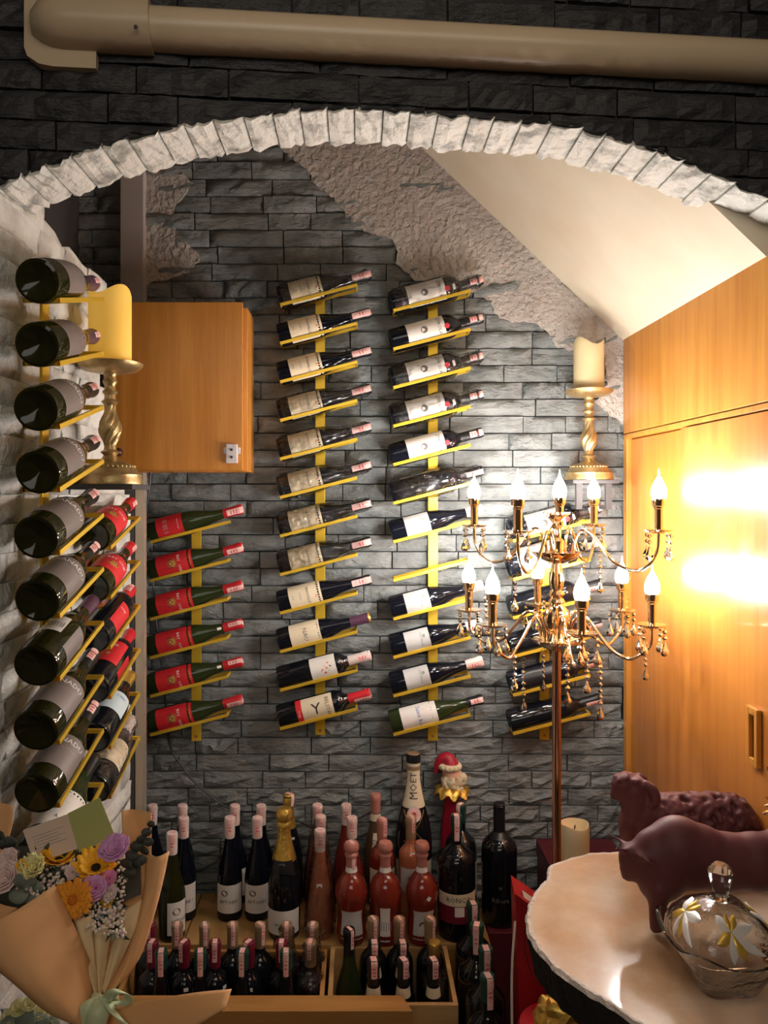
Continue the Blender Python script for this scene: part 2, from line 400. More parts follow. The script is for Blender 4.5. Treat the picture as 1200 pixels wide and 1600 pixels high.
# --- white stone wall on the left, its top edge broken
def ledge(y): return EYE+.60-.105*(y-1.42) if y < 1.99 else EYE+.035
lw = MB(); st = [1.40+.59*i/14 for i in range(15)]
poly = [(1.40,0)] + [(2.20,0),(2.20,EYE+.03),(1.99,EYE+.03)] + [(y, ledge(y-.001)+R_.uniform(-.012,.012)) for y in reversed(st)]
M_ = Matrix(((0,-1,0,XL-.02),(1,0,0,0),(0,0,1,0),(0,0,0,1)))   # local x -> world Y, local y -> world -X
lw.prism(poly, M_, .14)
wl = struct(lw.build('wall_left', Mt['brickw']))
bml = [brick_mesh('brick', Mt['brickw'], nx=5, nz=3, d=.02, rough=.005, gap=.0006) for _ in range(6)]
def keepl(u, z, w_): return z > EYE-1.2 and z+BRH < ledge(u+w_/2)+.012 and (u+w_ <= 2.2)
lay(wl, bml, lambda u, z: (XL-.02, u, z), PI/2, 1.395, 2.2, EYE-1.2, EYE+.68, keepl)
struct(MB().box((XL+.008,2.205,.0),(XL+.034,2.235,EYE+.06),.002).build('trim_2', Mt['trim']))
struct(MB().box((XL-.10,2.2,0),(XL+.006,2.23,EYE+.03)).build('trim_3', Mt['dark']))
# --- arch wall in front
AJ = [(-60,315),(-15,303),(0,291),(37,275),(75,260),(115,245),(162,230),(202,218),(250,207),(290,197),(335,190),(382,184),(427,178),(470,174),(512,172),(555,172),(600,174),(642,177),(685,182),(735,186),(772,188),(815,192),(862,195),(910,204),(945,214),(987,226),(1027,238),(1067,254),(1110,273),(1147,289),(1200,313),(1250,340),(1300,368)]
AW = []
for x, y in AJ:
    u = (x-560)/F; Y = 1.45/(1-.09*u); AW.append((u*Y, EYE-(y-772)*Y/F))
def arch_z(x):
    if x <= AW[0][0]: return AW[0][1]-.4*(AW[0][0]-x)
    for a, b in zip(AW, AW[1:]):
        if a[0] <= x <= b[0]: return a[1]+(b[1]-a[1])*(x-a[0])/(b[0]-a[0])
    return AW[-1][1]-.5*(x-AW[-1][0])
fw = MB(); TH = .118
def slab(x0, z0a, x1, z0b, top=2.72):
    vs = []
    for (x, z0) in ((x0, z0a), (x1, z0b)):
        for dy in (.012, TH-.006):
            vs += [(x, yf(x)+dy, z0+.001), (x, yf(x)+dy, top)]
    fw.add(vs, [(0,1,5,4),(2,6,7,3),(0,4,6,2),(1,3,7,5),(0,2,3,1),(4,5,7,6)])
for a, b in zip(AW, AW[1:]): slab(a[0], a[1], b[0], b[1])
slab(-2.2, 0, AW[0][0], 0); slab(AW[-1][0], 0, 2.2, 0)
wf = struct(fw.build('wall_front', Mt['brickd']))
ang = math.atan(.09)
for k, (a, b) in enumerate(zip(AW, AW[1:])):       # stones of the arch, seen from below
    xa, za = a; xb, zb = b; t = Vector((xb-xa, 0, zb-za)); L_ = t.length; t.normalize(); n = Vector((t.z, 0, -t.x))  # n points into the opening
    st_ = MB(); tilt = .007
    for side in (0, 1):
        rows = []
        nu, nv = 5, 4
        for j in range(nv+1):
            row = []
            for i in range(nu+1):
                f = i/nu; g = j/nv
                x = xa+(xb-xa)*f; z = za+(zb-za)*f
                prou = (.002+tilt*(1-f)) + (R_.uniform(-.003,.004) if 0 < i < nu else 0) if side == 0 else -.03
                if (i in (0, nu)) and side == 0: prou -= .003
                dy = -.006+g*(TH+.014)
                if j == 0 and side == 0: dy += R_.uniform(-.006,.006)
                if j == 0 and side == 1: dy = .03
                if j == nv and side == 0: dy += R_.uniform(-.006,.006)
                p = Vector((x, yf(x)+dy, z))+n*prou
                row.append(p)
            rows.append(row)
        if side == 0: front = rows
        else: backr = rows
    st_.grid(front); nfr = len(st_.v); st_.grid([list(r) for r in backr])
    w1 = 6; H = 5
    ring = [i for i in range(w1)]+[j*w1+5 for j in range(1,H)]+[(H-1)*w1+i for i in range(4,-1,-1)]+[j*w1 for j in range(H-2,0,-1)]
    for q in range(len(ring)): st_.f.append((ring[q], nfr+ring[q], nfr+ring[(q+1)%len(ring)], ring[(q+1)%len(ring)]))
    st_.build('stone', Mt['arch'], wf)
def keepf(u, z, w_): return z+BRH > min(arch_z(u), arch_z(u+w_))+.006
zrow = EYE+.30
while zrow < 2.72:
    u = -1.3-R_.uniform(0,.2)
    while u < 1.35:
        w_ = .21*R_.choice((.8,1,1,1.15,.6)); nx, nz = 8, 3; rows = []
        inside = zrow+BRH*.97 > max(arch_z(u+w_*f) for f in (0,.5,1)) or zrow+BRH*.97 > min(arch_z(u), arch_z(u+w_))+.01
        if abs(u+w_/2) > 1.0: inside = zrow > EYE+.3
        inside = inside and any(arch_z(u+w_*f/40) < zrow+BRH-.006 or abs(u+w_*f/40) > 1.0 for f in range(41))
        if inside:
            dd = R_.uniform(.0,.008); ok_ = [u+w_*f/40 for f in range(41) if arch_z(u+w_*f/40) < zrow+BRH-.006 or abs(u+w_*f/40) > 1.0]
            xa_, xb_ = min(ok_), max(ok_)
            for j in range(nz+1):
                row = []
                for i in range(nx+1):
                    x = xa_+.002+(xb_-xa_-.004)*i/nx; z = zrow+.002+(BRH-.004)*j/nz; ed = i in (0,nx) or j in (0,nz)
                    z = max(z, min(arch_z(x)+.001, zrow+BRH)); y = yf(x)-dd+(R_.uniform(.003,.008) if ed else R_.uniform(-.006,.003))
                    row.append((x, y, z))
                rows.append(row)
            b = MB().grid(rows); n = nx+1
            ring = [i for i in range(n)]+[j*n+nx for j in range(1,nz+1)]+[nz*n+i for i in range(nx-1,-1,-1)]+[j*n for j in range(nz-1,0,-1)]
            k0 = len(b.v); b.v += [(b.v[i][0], yf(b.v[i][0])+.015, b.v[i][2]) for i in ring]
            for t in range(len(ring)): b.f.append((ring[t], k0+t, k0+(t+1)%len(ring), ring[(t+1)%len(ring)]))
            b.build('brick', Mt['brickd'], wf)
        u += w_
    zrow += BRH
# --- plastic pipe cover along the arch wall
def wallp(x, out, z): return Vector((x+out*.0895, yf(x)-out, z))
dt = thing('pipe_cover', 'long beige plastic pipe cover running across the dark stone above the arch', 'pipe cover', wallp(0,.01,EYE+.84))
prof = [(.0,.812),(.018,.806),(.045,.812),(.060,.826),(.064,.845),(.060,.862),(.048,.872),(.0,.874)]
def cover(x0, x1, grow=0, caps=(1,1), extra=0, name='channel'):
    b = MB(); rows = []
    c = (.0, .843)
    xs = [x0+(x1-x0)*i/12 for i in range(13)]
    for i, x in enumerate(xs):
        s = 1
        if grow and i < 4: s = (.55,.82,.95,1)[i]
        rows.append([wallp(x, o*(1+grow)*s, EYE+.843+(z-.843)*(1+grow*1.2)*(s if grow else 1)-extra*(o>.001 or 1)*(.0)) for o, z in prof])
    b.grid(rows); n = len(prof)
    b.f.append(tuple(range(n))); b.f.append(tuple(reversed([12*n+i for i in range(n)])))
    return b
cover(-.40, 1.35).build('channel', Mt['duct'], dt, smooth=50)
b = cover(-.585, -.375, grow=.17).build('elbow_cover', Mt['duct'], dt, smooth=50)
fl = [(-.60,.80),(-.595,.785),(-.575,.772),(-.55,.768),(-.475,.768),(-.475,.80),(-.475,.88),(-.60,.89)]
fb = MB(); Mfl = Matrix(((1,.0895,0,0),(.09,-1,0,1.45-.002),(0,0,1,EYE),(0,0,0,1)))
fb.prism([(x, z) for x, z in fl], Mfl, .02); fb.build('end_flange', Mt['duct'], dt)
for x, z in ((-.575,.835),(-.395,.815)):
    q = wallp(x,.074 if x > -.5 else .045, EYE+z); MB().lathe([(0,0),(.004,0),(.003,.003),(0,.003)], 10, M=Matrix.Translation(q) @ Matrix.Rotation(PI/2,4,'X')).build('screw', Mt['dark'], dt)

# ------------------------------------------------------------------ furniture of the alcove
wd = thing('wardrobe', 'tall orange cherry wood wardrobe with sliding doors along the alcove side', 'wardrobe', (XR,2.0,0))
def xw(x): return XR*F/(x-560)      # distance of pixel column x on the wardrobe front
ZT = EYE+.497
MB().box((XR+.028,1.585,0),(XR+.55,YB-.035,ZT-.02)).build('carcass', Mt['cabinet'], wd)
MB().box((XR,1.575,EYE+.193),(XR+.03,YB-.035,ZT),.002).build('top_panel', Mt['cabinet'], wd)
MB().box((XR,2.435,0),(XR+.03,YB-.035,EYE+.190),.002).build('side_stile', Mt['cabinet'], wd)
MB().box((XR-.002,1.575,EYE+.176),(XR+.026,2.43,EYE+.190),.0015).build('top_rail', Mt['cabinet'], wd)
MB().box((XR+.014,1.98,.03),(XR+.027,2.43,EYE+.172),.0015).build('sliding_door', Mt['door'], wd)
d2 = MB().box((XR-.006,1.575,.03),(XR+.012,2.012,EYE+.172),.0015).build('sliding_door', Mt['door'], wd)
hb = MB(); hz0, hz1 = EYE-.575, EYE-.452; hy0, hy1 = 1.605, 1.65
hb.box((XR-.018,hy0,hz0),(XR-.007,hy0+.012,hz1),.002); hb.box((XR-.018,hy1-.012,hz0),(XR-.007,hy1,hz1),.002)
hb.box((XR-.018,hy0+.012,hz0),(XR-.007,hy1-.012,hz0+.016),.002); hb.box((XR-.018,hy0+.012,hz1-.016),(XR-.007,hy1-.012,hz1),.002)
h_ = hb.mesh('pull_handle', Mt['cabinet'], off=wd.location); ho = link('pull_handle', h_, d2)
hs = MB().box((XR-.0085,hy0+.01,hz0+.014),(XR-.0065,hy1-.01,hz1-.014)).mesh('handle_recess', Mt['dark'], off=wd.location); link('handle_recess', hs, d2)
# small wall cabinet
CY = 2.30
cb = thing('wall_cabinet', 'small orange wood cabinet hung on the grey stone wall with white latch', 'cabinet', P(280,735,CY))
c0 = P(170,737,CY); c1 = P(385,472,CY)
MB().box((c0.x+.005,CY+.02,c0.z),(c1.x,YB-.03,c1.z-.012),.002).build('carcass', Mt['cabinet'], cb)
cd = MB().box((c0.x,CY,c0.z+.004),(c1.x-.012,CY+.018,c1.z),.0015).build('door', Mt['cabinet'], cb)
kx = P(188,707,CY); kn = MB().lathe([(0,0),(.006,0),(.006,.008),(.013,.014),(.013,.022),(.008,.028),(0,.029)], 16, M=Matrix.Translation(kx) @ Matrix.Rotation(PI/2,4,'X')).mesh('knob', Mt['knob'], 40, off=cb.location); link('knob', kn, cd)
q0 = P(352,724,CY); q1 = P(374,694,CY)
lt = MB().box((q0.x+.004,CY-.014,q0.z),(q1.x-.004,CY,q1.z),.003); lt.box((q0.x-.004,CY-.009,q1.z-.03),(q1.x+.004,CY,q1.z-.01),.003)
lo = link('latch', lt.mesh('latch', Mt['steel'], off=cb.location), cd)
for dz in (.012,.034):
    me = MB().lathe([(0,0),(.004,0),(.004,.003),(0,.003)], 10, M=Matrix.Translation(((q0.x+q1.x)/2, CY-.0145, q0.z+dz+.006)) @ Matrix.Rotation(PI/2,4,'X')).mesh('screw', Mt['ink'], off=cb.location); link('screw', me, cd)
# cable down the wall
cpts = [P(x, y, 2.455) for x, y in ((236,737),(233,770),(228,800),(228,840),(238,900),(243,960),(250,1020),(258,1090),(262,1140),(268,1172),(285,1198),(300,1218),(325,1240),(345,1256),(375,1268),(420,1268),(460,1280),(500,1300))]
props(MB().tube(catmull(cpts,4), .0032, 6).build('power_cable', Mt['cable'], smooth=60), 'thin black cable hanging down the grey stone wall below the small cabinet', 'cable')

# candle holders on little brackets
def bracket(name, loc, rot, label):
    t = thing(name, label, 'shelf', loc, (0,0,rot))
    MB().box((-.07,-.075,-.012),(.07,.072,0),.002).build('shelf_board', Mt['dark'], t, world=False)
    for sx in ((-1, 1) if rot == 0 else ()):
        b = MB().box((sx*.045-.009,-.055,-.09),(sx*.045+.009,-.040,-.012)); b.box((sx*.045-.009,-.040,-.09),(sx*.045+.009,.072,-.078))
        b.build('support', Mt['dark'], t, world=False)
    return t
def holder(loc, label):
    t = thing('candle_holder', label, 'candle holder', loc, group=None)
    MB().lathe([(0,0),(.073,0),(.074,.006),(.070,.016),(.071,.022),(.064,.026),(.060,.034),(.050,.044),(.044,.048),(.030,.052),(.018,.060),(.014,.068)], 40).build('base', Mt['antique'], t, 35, False)
    b = MB(); rr = []
    for i in range(32):
        a = 2*PI*i/32; b.ball((.054*math.cos(a), .054*math.sin(a), .041), .0045, 1)
    props(b.build('beaded_rim', Mt['antique'], t, 60, False), kind='stuff')
    # twisted baluster
    n, k = 32, 22; rows = []
    for j in range(k+1):
        g = j/k; r = .012+.014*math.sin(PI*min(1, g*1.15))**1.5*(1-g*.35); row = []
        for i in range(n+1):
            a = 2*PI*i/n; rr_ = r*(1+.14*math.cos(7*(a-g*2.6))); row.append((rr_*math.cos(a), rr_*math.sin(a), .088+.095*g))
        rows.append(row)
    MB().grid(rows).build('twisted_stem', Mt['antique'], t, 60, False)
    MB().lathe([(0,.064),(.014,.066),(.022,.074),(.014,.080),(.013,.088),(.010,.1),(.010,.18),(.014,.183),(.020,.190),(.013,.196),(.0125,.205),(.018,.212),(.0125,.219),(.012,.228),(.017,.236),(.013,.244),(.014,.252),(.02,.258)], 24).build('turned_stem', Mt['antique'], t, 40, False)
    MB().lathe([(0,.252),(.03,.256),(.060,.262),(.072,.272),(.074,.278),(.070,.277),(.05,.270),(.0,.268)], 36).build('drip_plate', Mt['antique'], t, 40, False)
    return t
def candle(loc, r, h, m, label, wave=.012, ph=0, dip=None):
    t = thing('pillar_candle', label, 'candle', loc)
    n = 36; b = MB(); rows = []
    def top(a): return h+wave*math.sin(2*a+ph)+.5*wave*math.cos(3*a+ph)
    for g in (0,.02,.25,.5,.75,.95,1):
        rows.append([((r-(.002 if g in (0,1) else 0))*math.cos(2*PI*i/n), (r-(.002 if g in (0,1) else 0))*math.sin(2*PI*i/n), g*top(2*PI*i/n)) for i in range(n+1)])
    rows.append([((r-.006)*math.cos(2*PI*i/n), (r-.006)*math.sin(2*PI*i/n), top(2*PI*i/n)-.004) for i in range(n+1)])
    rows.append([((r*.6)*math.cos(2*PI*i/n), (r*.6)*math.sin(2*PI*i/n), h-.03) for i in range(n+1)])
    rows.append([(0.001*math.cos(2*PI*i/n), .001*math.sin(2*PI*i/n), h-.032) for i in range(n+1)])
    b.grid(rows); b.build('wax', m, t, 50, False)
    MB().tube([(0,0,h-.033),(.001,0,h-.015),(.003,0,h-.005)], .0018, 6).build('wick', Mt['ink'], t, None, False)
    return t
LC = P(172,757,1.77); RC = P(920,750,2.385)
bracket('bracket_shelf', LC, -PI/2, 'dark bracket shelf on the white stone wall under the antique gold candle holder')
bracket('bracket_shelf', RC, 0, 'dark two legged bracket shelf on the grey stone wall near the wardrobe')
holder(LC+Vector((0,0,.0005)), 'antique gold twisted candle holder in front of the small wall cabinet')
holder(RC+Vector((0,0,.0005)), 'antique gold twisted candle holder high on the wall beside the wardrobe')
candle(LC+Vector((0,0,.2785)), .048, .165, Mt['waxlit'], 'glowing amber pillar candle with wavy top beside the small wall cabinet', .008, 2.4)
candle(RC+Vector((0,0,.2785)), .046, .150, Mt['wax'], 'pale ivory pillar candle on the tall holder beside the wardrobe', .009, 1.0)
# ------------------------------------------------------------------ floor candelabra
CX, CYY = .516, 2.0
cl = thing('candelabra', 'tall polished gold floor candelabra with lit candle bulbs and hanging crystals', 'floor lamp', (CX,CYY,0))
zb = lambda y, Y=2.0: EYE-(y-772)*Y/F
MB().lathe([(0,0),(.10,0),(.10,.012),(.08,.02),(.03,.035),(.018,.05),(.0115,.07),(.0115,zb(1012)),(0,zb(1012))], 20).build('pole', Mt['polerose'], cl, 40, False)
colp = [(0,zb(1018)),(.02,zb(1016)),(.058,zb(1003)),(.060,zb(999)),(.055,zb(998)),(.03,zb(1003)),(.02,zb(990)),(.031,zb(978)),(.034,zb(965)),(.027,zb(952)),(.015,zb(944)),(.022,zb(940)),(.014,zb(934)),(.021,zb(928)),(.013,zb(922)),(.017,zb(917)),(.019,zb(905)),(.013,zb(888)),(.011,zb(880)),(0,zb(878))]
MB().lathe(colp, 40, flute=.07, nf=10).build('fluted_column', Mt['gold'], cl, 35, False)
MB().lathe([(0,zb(882)),(.02,zb(880)),(.05,zb(872)),(.063,zb(864)),(.066,zb(862)),(.060,zb(861)),(.03,zb(866)),(.018,zb(862)),(.019,zb(845)),(.012,zb(840)),(.013,zb(828)),(.017,zb(824)),(.010,zb(818)),(.018,zb(812)),(.028,zb(806)),(.03,zb(803)),(.012,zb(805)),(0,zb(805))], 40).build('upper_bowl', Mt['gold'], cl, 35, False)
crown = MB()
for i in range(18):
    a = 2*PI*i/18; crown.ball((.031*math.cos(a), .031*math.sin(a), zb(802)), .0042, 1)
props(crown.build('beaded_collar', Mt['gold'], cl, 60, False), kind='stuff')
# shapes reused on every arm
def bulb_parts(parent, x, y, z, sh=.062):
    if 'sleeve' not in CAN:
        CAN['sleeve'] = MB().lathe([(0,-.062),(.0105,-.062),(.0105,-.008),(.0125,-.006),(.013,0),(0,0)], 20).mesh('candle_sleeve', Mt['gold'], 35)
        CAN['cup'] = MB().lathe([(.0105,-.004),(.0155,0),(.0165,.012),(.0160,.017),(0,.017)], 20).mesh('bulb_cup', Mt['gold'], 35)
        CAN['bulb'] = MB().lathe([(.0150,.017),(.0172,.024),(.0178,.033),(.0160,.044),(.0115,.055),(.0066,.064),(.0032,.071)], 20).mesh('bulb', Mt['bulb'], 60)
        CAN['tip'] = MB().lathe([(.0033,.0705),(.0022,.079),(.0012,.087),(0,.090)], 10).mesh('bulb_tip', Mt['bulbtip'], 60)
    loc = (x, y, z)
    for nm, key in (('candle_sleeve','sleeve'),('bulb_cup','cup'),('bulb','bulb')):
        o = link(nm, CAN[key], parent); o.location = loc
        if key == 'bulb': t = link('bulb_tip', CAN['tip'], o)
CAN = {}
def strand(n, bead=.0062, drop=.012):
    key = ('st', n, drop)
    if key not in CAN:
        b = MB(); z = -.004; b.tube([(0,0,.002),(0,0,-(n*bead*2.5+.01))], .0005, 4)
        for i in range(n):
            z -= bead; b.lathe([(0,bead*.95),(bead*.6,bead*.55),(bead,0),(bead*.6,-bead*.55),(0,-bead*.95)], 8, (0,0,z)); z -= bead*1.35
        d = MB().lathe([(0,0),(drop*.28,-drop*.45),(drop*.42,-drop*1.0),(drop*.78,-drop*1.75),(drop*.85,-drop*2.2),(drop*.55,-drop*2.75),(0,-drop*2.95)], 8, (0,0,z))
        CAN[key] = (b.mesh('crystal_strand', Mt['crystal']), d.mesh('crystal_drop', Mt['crystal']))
    return CAN[key]
def hang(parent, x, y, z, n, drop=.012):
    a, d = strand(n, drop=drop); o = link('crystal_strand', a, parent); o.location = (x, y, z); o.rotation_euler.z = R_.uniform(0,3)
    link('crystal_drop', d, o)
def arm(cx, ang_, rad, zp, prof, strands):
    a = math.radians(ang_); c, s = math.cos(a), math.sin(a); dx = cx-CX
    pts = catmull([(r, 0, z) for r, z in prof], 6)
    b = MB().tube([(dx+p.x*c, p.x*s, p.z) for p in pts], .0042, 8)
    ao = b.build('arm', Mt['gold'], cl, 60, False)
    x, y = dx+rad*c, rad*s
    pl = MB().lathe([(0,-.006),(.012,-.006),(.03,-.001),(.036,.003),(.036,.0045),(.012,.001),(0,.001)], 28, (x,y,zp)).mesh('drip_plate', Mt['gold'], 35)
    link('drip_plate', pl, cl); bulb_parts(cl, x, y, zp+.062)
    for k in range(strands):
        t = a+2*PI*(k+.5)/strands+.4; hang(cl, x+.034*math.cos(t), y+.034*math.sin(t), zp, 2, .0125)
zu = zb(826); U0 = zb(868)
def armprof(zbase, zp, R): return [(.035,zbase),(.040,zbase+.035),(.060,zbase+.068),(.085,zbase+.060),(.112,zbase+.025),(.145,zbase-.012),(R-.055,zbase-.028),(R-.022,zbase-.010),(R-.003,zp-.045),(R,zp-.006)]
for a_, st in ((-37,4),(53,4),(143,4),(233,4)):
    arm(.524, a_, .25, zu, armprof(U0, zu, .25), st)
zl = zb(965); L0 = zb(1000)
for a_, r_ in ((28,.24),(88,.235),(150,.24),(213,.22),(270,.235),(328,.24)):
    arm(.513, a_, r_, zl, armprof(L0, zl, r_), 4)
bulb_parts(cl, .008, 0, zb(787))
# long crystal chains hung from the arms
for px, py, Y, n in ((804,905,1.9,3),(938,838,2.08,8),(804,1020,1.92,4),(818,1035,1.98,6),(849,1020,2.2,5),(887,1000,1.8,8),(917,1015,1.9,5),(938,1035,1.85,7),(912,880,2.1,2),(1009,1000,2.1,5),(760,940,2.05,3),(978,935,2.12,4),(850,935,2.02,3)):
    q = P(px, py, Y); hang(cl, q.x-CX, q.y-CYY, q.z, n, .0115)
    # its hook up to the nearest arm
    lp = MB().tube([(q.x-CX+.006*math.cos(t), q.y-CYY, q.z+.006+.006*math.sin(t)) for t in [2*PI*i/10 for i in range(10)]], .0008, 5, closed=True)
    lp.build('hook', Mt['gold'], cl, None, False)
# ------------------------------------------------------------------ bottles
def PR(kind, r, h, rn=.0145):
    if kind == 'burg': q = [(.0,.045),(.55,.02),(.82,0),(.95,.004),(1,.03),(1,.38),(.975,.44),(.86,.52),(.68,.60),(.5,.68),('n',.80),('n',.955),('l',.96),('l',.985),('n',.99),('n',1),(0,1)]
    elif kind == 'bord': q = [(0,.045),(.55,.02),(.84,0),(.95,.004),(1,.03),(1,.60),(.985,.635),(.90,.675),(.68,.71),(.48,.735),('n',.765),('n',.955),('l',.96),('l',.985),('n',.99),('n',1),(0,1)]
    elif kind == 'champ': q = [(0,.05),(.55,.03),(.84,0),(.95,.004),(1,.03),(1,.40),(.97,.47),(.84,.56),(.62,.66),(.46,.74),('n',.83),('n',.93),('l',.94),('l',.985),('n',.99),('n',1),(0,1)]
    elif kind == 'bowl': q = [(0,.04),(.5,.02),(.70,0),(.80,.01),(.93,.10),(.84,.22),(.80,.30),(.90,.40),(1,.48),(.98,.54),(.80,.62),(.5,.68),(.36,.70),('n',.74),('n',.86),('l',.87),('l',.93),('n',.95),('l',.97),('n',1),(0,1)]
    elif kind == 'swirl': q = [(0,.04),(.6,.02),(.92,0),(1,.02),(.99,.12),(.90,.28),(.78,.42),(.62,.56),(.45,.68),('n',.78),('n',.96),('l',.965),('l',.985),('n',1),(0,1)]
    return [((rn if a == 'n' else rn*1.12 if a == 'l' else a*r), b*h) for a, b in q]
def rad_at(pr, z):
    best = 0
    for (r0,z0),(r1,z1) in zip(pr[3:], pr[4:]):
        if z0 <= z <= z1 and z1 > z0: return r0+(r1-r0)*(z-z0)/(z1-z0)
    return pr[-2][0]
def patch(pr, z0, z1, a0, a1, off=.0005, nz=3, na=10, cut=None):
    rows = []
    for j in range(nz+1):
        z = z0+(z1-z0)*j/nz; row = []
        for i in range(na+1):
            a = a0+(a1-a0)*i/na; zz = z
            if cut and j == 0: zz = z+cut*abs(2*i/na-1)**2
            r = rad_at(pr, zz)+off; row.append((r*math.sin(a), -r*math.cos(a), zz))
        rows.append(row)
    return MB().grid(rows)
TXT = {}
def text_geo(s):
    if s not in TXT:
        c = bpy.data.curves.new('t', 'FONT'); c.body = s; c.size = 1; c.align_x = 'CENTER'; c.align_y = 'CENTER'; c.resolution_u = 1; c.fill_mode = 'FRONT'
        o = bpy.data.objects.new('t', c); COL.objects.link(o); dg = bpy.context.evaluated_depsgraph_get()
        me = bpy.data.meshes.new_from_object(o.evaluated_get(dg)); bmt = bmesh.new(); bmt.from_mesh(me)
        step = .22; xm = max((abs(v.co.x) for v in bmt.verts), default=0)
        for k in range(-int(xm/step), int(xm/step)+1): bmesh.ops.bisect_plane(bmt, geom=bmt.verts[:]+bmt.edges[:]+bmt.faces[:], plane_co=(k*step,0,0), plane_no=(1,0,0))
        for k in (-1,0,1): bmesh.ops.bisect_plane(bmt, geom=bmt.verts[:]+bmt.edges[:]+bmt.faces[:], plane_co=(0,k*step,0), plane_no=(0,1,0))
        bmt.to_mesh(me); bmt.free(); TXT[s] = ([v.co.copy() for v in me.vertices], [tuple(p.vertices) for p in me.polygons])
        bpy.data.objects.remove(o); bpy.data.curves.remove(c); bpy.data.meshes.remove(me)
    return TXT[s]
def wrap_text(pr, s, size, z, a=0, rot=0, off=.0011, bold=1):
    vs, fs = text_geo(s); out = []
    r0 = rad_at(pr, z)+off
    for v in vs:
        x, y = v.x*size, v.y*size
        if rot: x, y = -y, x
        r = rad_at(pr, z+y)+off; t = a+x/r0; out.append((r*math.sin(t), -r*math.cos(t), z+y))
    return MB().add(out, fs)
def leafshape(pr, c, z, pts, off=.001):
    """small flat mark on a label: polygon of (arc, height) offsets"""
    b = MB(); r = rad_at(pr, z)+off
    b.add([( (r)*math.sin(c+x/r), -(r)*math.cos(c+x/r), z+y) for x, y in pts], [tuple(range(len(pts)))]); return b
def circ(rr, n=12): return [(rr*math.cos(2*PI*i/n), rr*math.sin(2*PI*i/n)) for i in range(n)]
PROTO = {}
def bottle(key, label, group, loc, rot=(0,0,0), order='XYZ'):
    """one bottle: the first of its key is built, later ones are copies of it and its parts"""
    if key in PROTO: o = dup(PROTO[key])
    else: o = build_bottle(**SPECS[key]); PROTO[key] = o
    if isinstance(rot, Matrix): o.matrix_world = Matrix.Translation(loc) @ rot
    else: o.location = loc; o.rotation_euler = rot
    return props(o, label, 'bottle', group)
